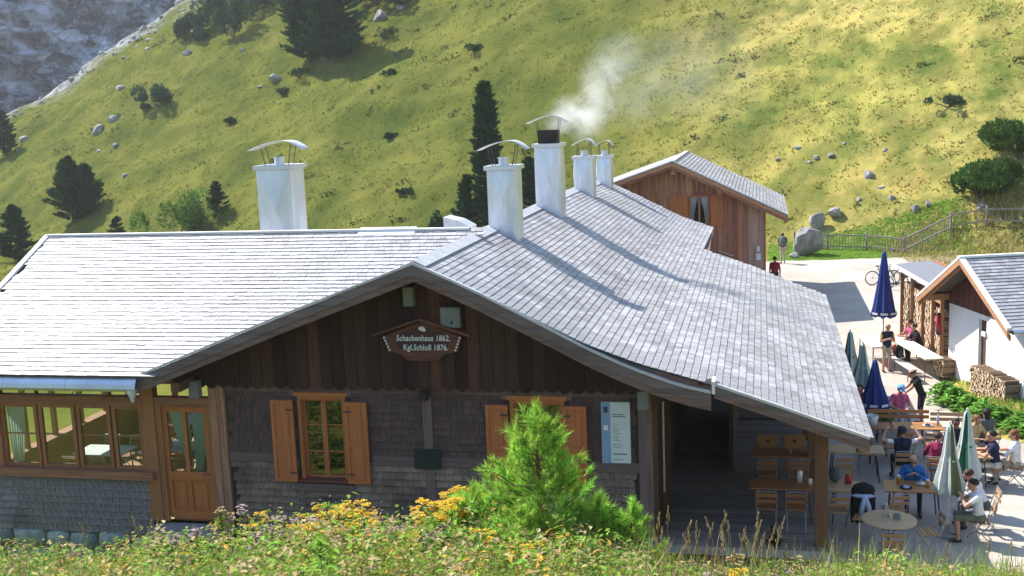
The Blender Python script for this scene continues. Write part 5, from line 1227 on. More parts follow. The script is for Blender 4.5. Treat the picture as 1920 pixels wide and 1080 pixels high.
# terrace tables
table(3.18, 24.35, 1.25, .75, 'orange wooden table where the man in the blue sweater sits'); table(1.72, 24.2, .75, .7, 'pale table reaching out from under the porch eave', top='table_light')
table(2.15, 26.95, 1.35, .65, 'pale wooden table behind the black jacket chair', top='table_light'); table(3.85, 29.05, 1.2, .65, 'shiny orange table between the benches', top='table_orange'); table(2.75, 29.0, .9, .65, 'brown table with a white bucket under the small blue parasol', top='chair_dark')
table(4.75, 26.9, .85, .8, 'table of the group behind the white and green parasols', top='table_light')
bench(3.55, 30.1, 1.5, 'slatted wooden bench with back behind the orange table', top='table_orange', back=True); bench(4.75, 29.9, .9, 'pale slatted bench with back near the leafy bed', top='table_light', back=True)
bench(2.95, 28.2, 1.0, 'brown bench in front of the bucket table', top='chair_dark')
for (x, y, a, lb) in ((1.85, 26.25, .1, 'empty folding chair in front of the pale table at the porch eave'), (2.5, 27.6, 3.2, 'empty folding chair behind the pale table at the porch eave'), (3.5, 28.5, .2, 'empty folding chair before the shiny orange table'), (4.15, 28.45, -.1, 'empty folding chair at the corner of the shiny orange table'), (2.7, 23.75, .3, 'empty folding chair in front of the orange table'), (1.55, 23.55, .1, 'empty folding chair at the pale table beside the porch post')): chair(x, y, a, lb)
# round table
rt = thing('round_table', 'round wooden table with a menu stand near the porch corner', 'table', (2.45, 22.3, G))
m = MB(); n = 40; m.lathe([(.50, .72), (.53, .725), (.53, .75), (.50, .755)], (0, 0, 0), n); part('tabletop', m, 'table_light', rt)
for k in range(3): a = k * 2.09 + .4; m = MB(); m.tube([(math.cos(a) * .3, math.sin(a) * .3, .72), (-math.cos(a) * .26, -math.sin(a) * .26, 0)], .014, 6); part('leg', m, 'dark_steel', rt)
for k, dx in enumerate((-.03, .03)): m = MB(); m.box((2.42 + dx, 22.45, G + .755 + .13), (.012, .14, .26), Matrix.Rotation(R(-8 if k else 8), 3, 'Y')); tag(m.build('menu_card', ['ceramic']), 'pale menu card standing on the round table', 'menu card', 'menu cards on the round table')
m = MB(); m.box((2.6, 22.3, G + .80), (.14, .08, .09)); m.box((2.6, 22.3, G + .86), (.10, .05, .04)); tag(m.build('cutlery_box', ['grey_box']), 'small grey cutlery box on the round table', 'box')
chair(2.42, 21.62, .05, 'folding chair with its back to the meadow at the round table'); chair(3.2, 22.45, 1.75, 'folding chair at the side of the round table under the parasol'); chair(2.05, 23.15, 2.9, 'folding chair carrying a black jacket and pale blue sweater')
# jacket on the chair
jk = thing('draped_jacket', 'black jacket with a pale blue sweater knotted over a chair', 'jacket', (2.05, 23.45, G))
m = MB(); m.prism([(-.24, .25), (.24, .25), (.26, .6), (.2, .98), (.1, 1.05), (-.1, 1.05), (-.2, .98), (-.26, .6)], -.09, .05); m.ell((0, -.02, .95), (.24, .12, .16), jit=.06); part('jacket', m, 'cloth_black', jk, True)
m = MB(); m.ell((0, -.08, .84), (.25, .08, .05), jit=.08); m.tube([(.03, -.12, .84), (-.02, -.14, .6), (-.06, -.13, .4)], [.05, .055, .045], 8); m.tube([(.03, -.12, .84), (.10, -.14, .65), (.14, -.13, .46)], [.045, .05, .04], 8); part('sweater', m, 'cloth_paleblue', jk, True)
# long white beer tables by the woodshed
table(4.95, 38.55, 3.6, .62, 'long white beer table beside the firewood stacks', top='beer_white', rz=R(103)); table(3.75, 39.5, 2.0, .62, 'white beer table behind the standing woman', top='beer_white', rz=R(100))
bench(4.45, 37.6, 2.2, 'pale beer bench in front of the long white table', top='beer_white', rz=R(103)); bench(5.48, 38.6, 3.4, 'beer bench between the long white table and the firewood', top='table_light', rz=R(103))
def pack(x, y, z, mat, label, s_=1.0, rz=0.0, mat2='cloth_grey'):
    t = thing('backpack', label, 'backpack', (x, y, z), rz)
    m = MB(); m.ell((0, 0, .24 * s_), (.16 * s_, .11 * s_, .25 * s_), n=14, m=9); part('bag', m, mat, t, True)
    m = MB(); m.ell((0, -.1 * s_, .17 * s_), (.11 * s_, .05 * s_, .11 * s_), n=10, m=7); part('pocket', m, mat2, t, True)
    for sx_ in (-.08, .08): m = MB(); m.tube([(sx_, .09 * s_, .42 * s_), (sx_, .15 * s_, .28 * s_), (sx_, .1 * s_, .08 * s_)], .015, 5); part('strap', m, mat2, t)
pack(4.42, 38.2, G + .45, 'cloth_black', 'dark backpack lying on the pale beer bench', .9, .8); pack(4.36, 38.65, G + .45, 'cloth_red', 'red backpack on the pale beer bench beside the dark one', .75, 1.2, 'cloth_teal')
pack(1.55, 24.45, G + .75, 'cloth_grey', 'grey bag on the pale table under the porch eave', .7); vessel(1.83, 24.4, G + .75, [(.07, 0), (.08, .12), (.05, .2), (0, .22)], 'red_plastic', 'bottle', 'orange red bottle on the pale table under the eave', 'bottle')
vessel(2.02, 24.05, G + .75, [(.05, 0), (.05, .1), (0, .11)], 'cloth_navy', 'cup', 'dark blue cup at the end of the pale table', 'cup')
vessel(2.75, 29.0, G + .75, [(.12, 0), (.15, .26), (.13, .26), (.11, .03)], 'ceramic', 'bucket', 'white bucket on the brown table under the small blue parasol', 'bucket'); vessel(2.5, 28.9, G + .75, [(.06, 0), (.07, .15), (0, .15)], 'ceramic', 'jug', 'small white jug next to the white bucket', 'jug')
def beer_glass(x, y, z, label):
    t = thing('beer_glass', label, 'beer glass', (x, y, z)); m = MB(); m.lathe([(.038, 0), (.045, .13)], (0, 0, 0), 12); part('beer', m, 'beer', t, True)
    m = MB(); m.lathe([(.045, .131), (.046, .16), (.03, .175)], (0, 0, 0), 12); part('foam', m, 'ceramic', t, True)
    m = MB(); m.tube([(.045, 0, .12), (.09, 0, .1), (.09, 0, .04), (.042, 0, .03)], .008, 5); part('handle', m, 'light_steel', t)
beer_glass(3.45, 24.3, G + .75, 'glass of beer on the orange table by the plate'); beer_glass(2.88, 24.55, G + .75, 'glass of beer at the far edge of the orange table')
def plate(x, y, z, label, mat='ceramic', food='cloth_navy'):
    t = thing('plate', label, 'plate', (x, y, z)); m = MB(); m.lathe([(.07, 0), (.13, .02), (.13, .025), (.06, .01)], (0, 0, 0), 20); part('dish', m, mat, t, True)
    m = MB(); m.ell((0, 0, .025), (.07, .07, .03), jit=.15); part('food', m, food, t, True)
plate(3.35, 24.5, G + .75, 'white plate of food before the man in the blue sweater', food='ceramic'); plate(3.0, 24.2, G + .75, 'dark tray with a plate on the orange table', 'rubber', 'cloth_paleblue'); plate(4.1, 29.05, G + .75, 'white plate on the shiny orange table'); vessel(4.35, 29.1, G + .75, [(.03, 0), (.035, .18), (.015, .25), (.015, .3)], 'cloth_paleblue', 'bottle', 'pale water bottle at the end of the shiny orange table', 'bottle')
vessel(2.3, 26.75, G + .75, [(.12, 0), (.13, .06), (.08, .09), (0, .1)], 'cloth_yellow', 'bread_basket', 'yellow bread basket on the pale table', 'basket')
# ---- closed parasols
def parasol(x, y, h, hem, r, label, mats, base=True, n=8, marks=False, group=None):
    """closed parasol: pleated hanging canopy on a pole"""
    t = thing('parasol', label, 'parasol', (x, y, G), random.random(), group)
    m = MB(); m.tube([(0, 0, 0), (0, 0, h + .06)], .022, 8); part('pole', m, 'white_paint' if mats[0] != 'blue_cloth' else 'light_steel', t)
    prof = [(0.0, h), (.05, h - .02), (.07 + .02 * r, h - .10), (.45 * r, h - .45 * (h - hem)), (.85 * r, hem + .25), (r, hem), (.92 * r, hem - .05)]
    k = n * 4; m = MB()
    for g_ in range(n):
        vs = []; fs = []
        for i_, (rr, zz) in enumerate(prof):
            for j in range(5):
                a = 2 * math.pi * (g_ * 4 + j) / k; pl = .66 + .34 * abs(math.cos(a * n / 2)) if i_ > 1 else 1
                vs.append((rr * pl * math.cos(a), rr * pl * math.sin(a), zz + (.04 * math.sin(a * n) if i_ > 4 else 0)))
        for i_ in range(len(prof) - 1):
            for j in range(4): fs.append((i_ * 5 + j, i_ * 5 + j + 1, (i_ + 1) * 5 + j + 1, (i_ + 1) * 5 + j))
        m.add(vs, fs, g_ % len(mats))
    cn = part('canopy', m, list(mats), t, True)
    if marks:
        for g_ in range(n):
            a = 2 * math.pi * (g_ + .0) / n; rr = r * .98; m = MB(); m.box((rr * math.cos(a), rr * math.sin(a), hem + .1), (.012, .22 * r / .4, .07), Rz(a)); sub('print', m, ['print_white'], cn)
    m = MB(); m.tube([(0, 0, hem + .45 * (h - hem)), (0, 0, hem + .45 * (h - hem) + .03)], .50 * r, 12); part('tie', m, mats[0], t)
    if base: m = MB(); m.lathe([(.24, 0), (.24, .06), (.05, .08), (.04, .25)], (0, 0, 0), 16); part('base', m, 'concrete', t)
    return t
parasol(4.46, 43.25, 3.35, .95, .48, 'large closed navy blue parasol with white hem print beside the woodshed', ['blue_cloth'], marks=True)
parasol(2.98, 30.85, 2.05, .75, .40, 'small closed blue parasol behind the bucket table', ['blue_cloth'], marks=True)
parasol(2.62, 34.65, 2.05, .65, .36, 'closed grey and teal parasol at the porch eave next to a similar one', ['cloth_grey', 'teal_cloth', 'white_cloth', 'teal_cloth'], group='teal parasols at the eave'); parasol(2.88, 33.4, 1.95, .65, .36, 'closed teal and white parasol between the grey teal one and the small blue one', ['white_cloth', 'teal_cloth'])
parasol(3.74, 23.46, 2.40, 1.0, .33, 'closed white parasol with olive stripes over the white shirted men', ['white_cloth', 'olive_cloth', 'white_cloth', 'white_cloth']); parasol(4.32, 24.93, 2.28, .85, .34, 'closed white and green parasol behind the olive striped one', ['green_cloth', 'white_cloth', 'white_cloth', 'white_cloth'])
# ---- veranda furniture
for k, (x, y, lb) in enumerate([(-15.6, 23.5, 'white clothed table inside the veranda by the end windows'), (-13.9, 24.0, 'white clothed table inside the veranda near the door'), (-14.4, 26.3, 'white clothed table at the back of the veranda')]):
    table(x, y, 1.3, .8, lb, 0.0, 'white_cloth')
    for j, (dx, rz) in enumerate(((-.35, 0), (.35, 0), (-.35, math.pi), (.35, math.pi))): chair(x + dx, y + (-.6 if rz == 0 else .6), rz, 'dark chair at a white table inside the veranda', 0.0, chair1, 'chairs inside the veranda')
vessel(-14.1, 23.9, .75, [(.07, 0), (.1, .1), (.06, .2), (.09, .28), (0, .28)], 'ceramic', 'vase', 'white vase on the veranda table near the door', 'vase')

# ================================================================== people
def capsule(m, p, q, r0, r1, flat=1.0, side=None, n=10):
    """tapered capsule from p to q; flat squashes it across 'side'"""
    p, q = Vector(p), Vector(q); d = q - p; L = d.length; d = d.normalized() if L > 1e-6 else Vector((0, 0, 1))
    a = Vector(side) if side is not None else d.orthogonal(); a = (a - d * a.dot(d)).normalized(); b = d.cross(a); vs = []; fs = []
    prof = [(r0 * math.sin(t), -r0 * math.cos(t)) for t in (0.15, .6, 1.1)] + [(r0, 0), (r1, L)] + [(r1 * math.cos(t), L + r1 * math.sin(t)) for t in (.5, 1.0, 1.42)]
    for rr, z in prof:
        for k in range(n): an = 2 * math.pi * k / n; vs.append(p + d * z + a * (rr * math.cos(an)) + b * (rr * flat * math.sin(an)))
    for i in range(len(prof) - 1):
        for k in range(n): fs.append((i * n + k, i * n + (k + 1) % n, (i + 1) * n + (k + 1) % n, (i + 1) * n + k))
    fs.append(tuple(range(n))[::-1]); fs.append(tuple((len(prof) - 1) * n + k for k in range(n))); m.add(vs, fs)
def elbow(s, h, l1, l2, hint):
    d = h - s; L = min(d.length, (l1 + l2) * .995); dn = d.normalized(); a = (l1 * l1 - l2 * l2 + L * L) / (2 * L); hh = math.sqrt(max(l1 * l1 - a * a, 0)); hv = Vector(hint); hv = (hv - dn * hv.dot(dn)).normalized(); return s + dn * a + hv * hh, s + dn * L
def person(x, y, rz, label, pose='sit', z=G, top='cloth_white', bottom='cloth_navy', shoe='rubber', skin='skin', hair='hair_brown', lean=8.0, hands=None, sleeve=.45, leg_bare=None,
           hair_style='short', cap=None, look=(0, 0), scale=1.0, feet=None, vest=None, glasses=False, knees=None):
    """figure faces local +Y; one continuous body surface from tapered limbs fused by a voxel remesh"""
    P = MB(); segs = []
    def seg(p, q, r0, r1, reg, flat=1.0, side=None): capsule(P, p, q, r0, r1, flat, side); segs.append((Vector(p), Vector(q), (r0 + r1) / 2, reg))
    hipz = .56 if pose == 'sit' else .93; pel = Vector((0, 0, hipz)); la = R(lean)
    def T(x_, y_, z_): return Vector((x_, y_ * math.cos(la) + z_ * math.sin(la), hipz + z_ * math.cos(la) - y_ * math.sin(la)))
    seg(T(-.085, -.01, -.02), T(.085, -.01, -.02), .115, .115, 'bottom')
    seg(T(0, 0, .02), T(0, .0, .22), .135, .13, 'top', .8, (1, 0, 0)); seg(T(-.05, 0, .05), T(-.085, 0, .40), .11, .115, 'top', .95, (1, 0, 0)); seg(T(.05, 0, .05), T(.085, 0, .40), .11, .115, 'top', .95, (1, 0, 0))
    seg(T(-.15, -.01, .45), T(.15, -.01, .45), .075, .075, 'top'); seg(T(0, -.03, .38), T(0, -.02, .47), .11, .085, 'top')
    nk = T(0, .0, .50); tilt = R(look[1]); hz = Vector((0, math.sin(la * .5 + tilt), math.cos(la * .5 + tilt))); hd = nk + hz * .155 + Vector((0, .015, 0)); yw = Rz(R(look[0])); fw = yw @ Vector((0, math.cos(la * .5 + tilt), -math.sin(la * .5 + tilt)))
    sd = fw.cross(hz).normalized(); seg(nk - hz * .03, hd - hz * .05, .056, .054, 'skin')
    hs = hd + hz * .03 - fw * .012; seg(hs - fw * .03, hs + fw * .03, .084, .080, 'skin', 1.0); seg(hd + fw * .035 - hz * .02, hd + fw * .048 - hz * .072, .062, .042, 'skin')
    seg(hd + fw * .098 + hz * .012, hd + fw * .112 - hz * .02, .010, .017, 'skin')                     # nose
    for s_ in (-1, 1): seg(hd + sd * s_ * .082 + hz * .016, hd + sd * s_ * .082 - hz * .022, .016, .013, 'skin')   # ears
    for s_ in (-1, 1):
        hip = T(s_ * .09, 0, -.03)
        if pose == 'sit':
            kn = Vector((s_ * (.13 if knees is None else knees), .44, .53)); fz = 0 if feet is None else feet; an = Vector((s_ * .13, .40 - .0 + fz, .10)); toe = an + Vector((s_ * .02, .15, -.055))
        else:
            st = 0 if feet is None else feet * s_; kn = Vector((s_ * .10, .03 + st * .5, .50)); an = Vector((s_ * .11, -.02 + st, .09)); toe = an + Vector((s_ * .03, .15, -.045))
        seg(hip, kn, .088, .062, 'bottom'); seg(kn, kn + (an - kn) * .35, .058, .058, 'shin'); seg(kn + (an - kn) * .35, an, .056, .04, 'shin'); seg(an + Vector((0, -.03, -.045)), toe, .042, .038, 'shoe', 1.0)
        sh = T(s_ * .19, -.01, .44); dh = (Vector((s_ * .14, .38, .78)) if pose == 'sit' else Vector((s_ * .24, .1, .82)))
        tg = Vector(hands[0 if s_ < 0 else 1]) if hands else dh
        el, wr = elbow(sh, tg, .28, .25, (s_ * .8, -.5, -.6)); seg(sh, sh + (el - sh) * .5, .056, .050, 'sleeve1'); seg(sh + (el - sh) * .5, el, .050, .043, 'sleeve2'); seg(el, wr, .042, .029, 'forearm')
        d = (wr - el).normalized(); sv = d.cross(Vector((0, 0, 1))); sv = sv.normalized() if sv.length > .1 else Vector((1, 0, 0)); up = sv.cross(d)
        seg(wr + d * .01, wr + d * .075, .030, .036, 'hand', .5, sv)
        for f_, (o_, l_) in enumerate(((-.030, .060), (-.010, .072), (.010, .068), (.029, .052))): b_ = wr + d * .085 + sv * o_; c_ = b_ + d * l_ * .55 - up * .008; seg(b_, c_, .0095, .009, 'hand'); seg(c_, c_ + d * l_ * .4 - up * .022, .009, .0078, 'hand')
        tb = wr + d * .03 - sv * s_ * .030; tm = tb + d * .03 - sv * s_ * .022 - up * .01; seg(tb, tm, .011, .010, 'hand'); seg(tm, tm + d * .028 - up * .012, .010, .0085, 'hand')
    me = P.mesh('p', ['skin'], recalc=False); o = bpy.data.objects.new('tmp', me); COL.objects.link(o)
    md = o.modifiers.new('r', 'REMESH'); md.mode = 'VOXEL'; md.voxel_size = .0125; sm = o.modifiers.new('s', 'SMOOTH'); sm.factor = .5; sm.iterations = 3
    bpy.context.view_layer.update(); dg = bpy.context.evaluated_depsgraph_get(); body = bpy.data.meshes.new_from_object(o.evaluated_get(dg)); bpy.data.objects.remove(o)
    n = len(body.polygons); cen = np.empty(n * 3); body.polygons.foreach_get('center', cen); cen = cen.reshape(-1, 3)
    A = np.array([tuple(s_[0]) for s_ in segs]); B = np.array([tuple(s_[1]) for s_ in segs]); rr = np.array([s_[2] for s_ in segs]); best = np.full(n, 9.); bi = np.zeros(n, int)
    for k in range(len(segs)):
        ab = B[k] - A[k]; t_ = np.clip(((cen - A[k]) @ ab) / (ab @ ab + 1e-9), 0, 1); dd = np.linalg.norm(cen - A[k] - t_[:, None] * ab, axis=1) - rr[k]; u = dd < best; best[u] = dd[u]; bi[u] = k
    slots = [skin, top, bottom, shoe, vest or top]
    lm = {'skin': 0, 'hand': 0, 'top': 4 if vest else 1, 'bottom': 2, 'shoe': 3, 'sleeve1': 1 if sleeve > .1 else 0, 'sleeve2': 1 if sleeve > .6 else 0, 'forearm': 1 if sleeve > .9 else 0, 'shin': 0 if leg_bare else 2}
    mi = np.array([lm[segs[k][3]] for k in range(len(segs))])[bi]
    body.materials.clear()
    for s_ in slots: body.materials.append(MAT[s_])
    body.polygons.foreach_set('material_index', mi.astype(np.int32)); body.polygons.foreach_set('use_smooth', np.ones(n, bool)); body.update()
    t = thing('person', label, 'person', (x, y, z), rz); t.scale = (scale,) * 3
    link('body', body, t)
    for s_ in (-1, 1): m = MB(); m.ell(hd + fw * .093 + sd * s_ * .034 + hz * .018, (.011, .008, .008), n=8, m=5); part('eye', m, 'eye', t, True)
    m = MB(); m.beam(hd + fw * .093 - hz * .052 - sd * .022, hd + fw * .093 - hz * .052 + sd * .022, .012, .010); part('mouth', m, 'lip', t)
    if glasses:
        m = MB()
        for s_ in (-1, 1): m.ell(hd + fw * .104 + sd * s_ * .034 + hz * .018, (.026, .012, .02), n=8, m=5)
        m.tube([hd + fw * .1 - sd * .08 + hz * .02, hd + fw * .112 + hz * .02, hd + fw * .1 + sd * .08 + hz * .02], .005, 4); part('sunglasses', m, 'eye', t, True)
    if hair:
        rot = Matrix((sd, fw, hz)).transposed(); m = MB(); vs = []; fs = []; N, K = 20, 14; cut = {'short': .64, 'long': .80, 'bald': .72}[hair_style]
        for i in range(K + 1):
            for k in range(N):
                an = 2 * math.pi * k / N; front = max(0, math.sin(an)); lim = cut - .40 * front - (.03 if abs(math.cos(an)) > .9 else 0); th0 = .42 if hair_style == 'bald' else 0.0; th = math.pi * (th0 + (lim - th0) * i / K); j = 1 + random.uniform(-.03, .03)
                vs.append(hs + rot @ (Vector((math.sin(th) * math.cos(an) * .094, math.sin(th) * math.sin(an) * .118 - .004, math.cos(th) * .098 + .006)) * j))
        for i in range(K):
            for k in range(N): fs.append((i * N + k, (i + 1) * N + k, (i + 1) * N + (k + 1) % N, i * N + (k + 1) % N))
        m.add(vs, fs)
        if hair_style == 'long': m.ell(hd - fw * .06 - hz * .05, (.085, .06, .12), rot=rot, jit=.05)
        part('hair', m, hair, t, True)
    if cap:
        rot = Matrix((sd, fw, hz)).transposed(); m = MB(); m.lathe([(.103, -.005), (.106, .03), (.095, .075), (.06, .105), (.01, .115)], hs + hz * .02, 16, rot=rot, sy=1.12); m.box(hs + fw * .14 + hz * .02, (.13, .10, .012), rot); part('cap', m, cap, t, True)
    return t
W = math.pi
person(4.04, 38.07, R(200), 'standing woman in dark vest, yellow shirt and pale shorts eating beside the white table', 'stand', top='cloth_yellow', vest='cloth_navy', bottom='cloth_khaki', hair='hair_blond', hands=[(-.06, .22, 1.18), (.08, .24, 1.22)], sleeve=.2, leg_bare=True, lean=3, look=(0, 12), scale=.95)
person(5.15, 40.4, R(105), 'person in a pink shirt seated at the long white table by the firewood', top='cloth_pink', bottom='cloth_navy', hands=[(-.1, .45, .78), (.12, .45, .78)], sleeve=.5, lean=12)
person(5.30, 39.75, R(100), 'person in a black jacket bent over the long white table by the firewood', top='cloth_black', bottom='cloth_black', hair='hair_brown', hands=[(-.1, .45, .78), (.12, .45, .78)], sleeve=1, lean=20)
person(3.62, 31.1, R(195), 'seated person in a pink shirt and light blue cap looking down', top='cloth_pink', bottom='cloth_denim', cap='cloth_skyblue', hands=[(-.12, .35, .72), (.12, .36, .72)], sleeve=.5, lean=10, look=(0, 15), hair='hair_blond')
person(4.3, 31.75, R(95), 'man in black leaning forward to hand something to the seated pink person', 'stand', top='cloth_black', bottom='cloth_black', hands=[(-.12, .55, .92), (.12, .52, 1.0)], sleeve=.45, lean=22, look=(0, 14), hair='hair_brown', hair_style='bald', leg_bare=True, scale=.96)
person(3.22, 26.75, R(5), 'man in a navy vest seen from behind with both hands raised to his head', top='cloth_white', vest='cloth_navy', bottom='cloth_black', cap='cloth_navy', hands=[(-.36, .12, 1.25), (.34, .22, 1.22)], sleeve=.3, lean=4)
person(3.95, 26.4, R(-12), 'person in a maroon shirt and light jeans seen from behind', top='cloth_maroon', bottom='cloth_denim', sleeve=1, lean=12, hair='hair_brown')
person(3.22, 24.95, R(176), 'man in a bright blue sweater eating with elbows on the orange table', top='cloth_blue', bottom='cloth_navy', hands=[(-.10, .36, .92), (.12, .36, .90)], sleeve=1, lean=16, look=(0, 10), hair='hair_grey', hair_style='bald', glasses=True)
person(4.30, 23.2, R(85), 'man in a white T-shirt and olive shorts eating at the front parasol', top='cloth_white', bottom='cloth_olive', hands=[(-.08, .36, .98), (.1, .38, .94)], sleeve=.5, lean=10, leg_bare=True, hair='hair_dark', look=(8, 8))
person(4.52, 24.0, R(92), 'man in a white shirt hunched forward behind the man in the white T-shirt', top='cloth_white', bottom='cloth_grey', hands=[(-.1, .4, .82), (.1, .42, .82)], sleeve=1, lean=24, look=(0, 22), hair='hair_brown')
person(5.28, 26.7, R(80), 'man in a navy polo shirt and pale trousers seated sideways', top='cloth_navy', bottom='cloth_cream', hands=[(-.05, .42, .80), (.1, .44, .82)], sleeve=.5, lean=10, hair='hair_dark', look=(15, 0))
person(5.72, 26.8, R(70), 'red haired person in a white top seated beside the man in navy', top='cloth_white', bottom='cloth_khaki', sleeve=.7, lean=4, hair='hair_auburn', hair_style='long', look=(25, 0))
person(4.55, 27.75, R(175), 'man in a dark jacket with sunglasses facing the group between the parasols', top='cloth_navy', bottom='cloth_grey', skin='skin_dark', sleeve=1, lean=5, hair='hair_dark', glasses=True, vest='cloth_navy')
person(5.0, 28.25, R(215), 'person in a tan shirt leaning on the table behind the green parasol', top='cloth_tan', bottom='cloth_khaki', sleeve=1, lean=14, hair='hair_auburn', look=(0, 10))
person(5.42, 28.6, R(20), 'black haired person in a grey shirt seen from behind near the leafy bed', top='cloth_grey', bottom='cloth_navy', sleeve=.5, lean=4, hair='hair_dark', hair_style='long')
person(2.62, 31.0, R(170), 'person in a dark red top half hidden behind the small blue parasol', top='cloth_maroon', bottom='cloth_black', sleeve=.5, hair='hair_brown')
person(1.17, 64.0, R(10), 'hiker seen from behind with a teal backpack walking past the boulder', 'stand', top='cloth_black', bottom='cloth_khaki', hair='hair_dark', sleeve=.5, lean=3, feet=.12)
person(.62, 54.2, R(-10), 'person in a red jacket at the corner of the plank hut', 'stand', top='cloth_red', bottom='cloth_black', hair='hair_dark', sleeve=1, lean=5, feet=.1)
pack(1.15, 63.80, G + 1.02, 'cloth_teal', 'teal backpack carried by the hiker at the boulder', 1.05, R(10))
def seat(x, y, rz, label, src=None): return chair(x, y, rz, label, G, src)
for (x, y, a, lb) in ((3.62, 31.1, R(195), 'pink shirted person in the blue cap'), (3.22, 26.75, R(5), 'man in the navy vest'), (3.95, 26.4, R(-12), 'person in maroon'), (3.22, 24.95, R(176), 'man in the blue sweater'), (4.30, 23.2, R(85), 'man in the white T-shirt'), (4.52, 24.0, R(92), 'hunched man in the white shirt'), (5.28, 26.7, R(80), 'man in the navy polo'), (5.72, 26.8, R(70), 'red haired person'), (4.55, 27.75, R(175), 'man with sunglasses in the dark jacket'), (5.0, 28.25, R(215), 'person in the tan shirt'), (5.42, 28.6, R(20), 'black haired person in grey'), (2.62, 31.0, R(170), 'person in the dark red top')):
    seat(x, y, a, 'slatted folding chair under the ' + lb)
for src in (chair0, chair1):
    for ch in list(src.children): bpy.data.objects.remove(ch)
    bpy.data.objects.remove(src)
# black cat on the porch step
ct = thing('cat', 'black cat sitting on the front edge of the porch floor', 'cat', (.22, 21.18, 0.0), R(160))
m = MB()
for p, q, a, b in (((0, -.09, .09), (0, .02, .24), .095, .07), ((0, .02, .24), (0, .07, .33), .055, .05), ((0, .09, .36), (0, .12, .35), .055, .04), ((0, .14, .345), (0, .16, .335), .026, .018), ((-.045, .06, .2), (-.045, .08, .02), .03, .02), ((.045, .06, .2), (.045, .08, .02), .03, .02), ((-.045, .08, .02), (-.045, .12, .018), .021, .018), ((.045, .08, .02), (.045, .12, .018), .021, .018), ((-.08, -.08, .07), (-.085, .04, .03), .055, .028), ((.08, -.08, .07), (.085, .04, .03), .055, .028), ((0, -.17, .03), (.12, -.2, .025), .022, .02), ((.12, -.2, .025), (.2, -.08, .022), .02, .014), ((-.035, .085, .39), (-.042, .083, .435), .022, .004), ((.035, .085, .39), (.042, .083, .435), .022, .004)): capsule(m, p, q, a, b)
o = m.build('tmp', ['black_fur']); md = o.modifiers.new('r', 'REMESH'); md.mode = 'VOXEL'; md.voxel_size = .008; sm = o.modifiers.new('s', 'SMOOTH'); sm.iterations = 2
bpy.context.view_layer.update(); me = bpy.data.meshes.new_from_object(o.evaluated_get(bpy.context.evaluated_depsgraph_get())); bpy.data.objects.remove(o); me.materials.clear(); me.materials.append(MAT['black_fur']); me.polygons.foreach_set('use_smooth', np.ones(len(me.polygons), bool))
link('body', me, ct)
for s_ in (-1, 1): m = MB(); m.ell((s_ * .022, .155, .368), (.008, .005, .008), n=6, m=4); part('eye', m, 'flower_yellow', ct, True)
# ================================================================== near meadow bank
def spot(wv, l): return (l * FY + wv * FX, wv * FY - l * FX)
def meadow_strip(n, w0, w1, seed):
    g = np.random.default_rng(seed); wv = g.uniform(w0, w1, n); l = g.uniform(-.62, .62, n) * wv
    return l * FY + wv * FX, wv * FY - l * FX, g, wv, l
# uncountable blades and leaves
X, Y, g, wv, l = meadow_strip(9500, 6.0, 10.8, 101)
k = (fbm(X / .7, Y / .7, 2, 5) > -.08) & (g.random(len(X)) < np.where(l / wv > .1, .38, 1)); X, Y = X[k], Y[k]
stuff(tag(link('meadow_blades', tufts('meadow_blades', X, Y, g, 6, .12, .52, .012, ['meadow_leaf', 'dry_stalk'], .07, midx=(g.random(len(X)) < .38).astype(int), lean=.8)), 'tangled green and straw coloured grass of the near meadow bank', 'grass'))
def leaf_stuff(name, X, Y, g, per, hmax, size, mats, midx, label):
    n = len(X); k = per; Xb = np.repeat(X, k) + g.normal(0, .06, n * k); Yb = np.repeat(Y, k) + g.normal(0, .06, n * k)
    hm = np.repeat(np.broadcast_to(hmax, (n,)) * g.uniform(.6, 1.1, n), k); Zb = ground(Xb, Yb) + g.uniform(.05, 1, n * k) * hm
    an = g.uniform(0, 6.28, n * k); el = g.uniform(-.5, .6, n * k); D = np.stack([np.cos(an) * np.cos(el), np.sin(an) * np.cos(el), np.sin(el)], 1); S = np.stack([-np.sin(an), np.cos(an), g.uniform(-.5, .5, n * k)], 1)
    L = (size * g.uniform(.5, 1.4, n * k))[:, None]; C = np.stack([Xb, Yb, Zb], 1); Wd = L * .26
    P = np.stack([C, C + D * L * .45 + S * Wd, C + D * L - np.array([0, 0, .25]) * L, C + D * L * .45 - S * Wd], 1).reshape(-1, 3)
    return stuff(tag(link(name, np_mesh(name, P, np.arange(len(P)).reshape(-1, 4), mats, np.repeat(g.random(n), k) * .6 + g.random(n * k) * .4, np.repeat(midx, k))), label, 'plants'))
X, Y, g, wv, l = meadow_strip(4600, 6.2, 10.2, 102)
bump_ = .40 + .34 * fbm(X / .5, Y / .5, 2, 15) + .16 * np.exp(-((l / wv + .02) / .16) ** 2) + .10 * np.exp(-((l / wv + .18) / .08) ** 2) - .15 * sstep(.08, .13, l / wv)
leaf_stuff('meadow_herbs', X, Y, g, 20, bump_, .050, ['meadow_leaf', 'dry_stalk', 'pine_needle', 'flower_ochre', 'shrub_green'], g.choice(5, len(X), p=[.38, .27, .16, .07, .12]), 'low leafy herbs covering the near meadow bank')
# bank below the crest (seen in the window reflections)
g = np.random.default_rng(7); n = 2600; wv = g.uniform(11, 18.5, n); l = g.uniform(-13, 5, n); X, Y = l * FY + wv * FX, wv * FY - l * FX
k = (Y < 19.5) & ~((X > .5) & (Y > 17)); X, Y = X[k], Y[k]
leaf_stuff('bank_herbs', X, Y, g, 22, .55, .10, ['shrub_green', 'meadow_leaf', 'conifer'], g.integers(0, 3, len(X)), 'leafy herbs on the bank between meadow crest and hut')
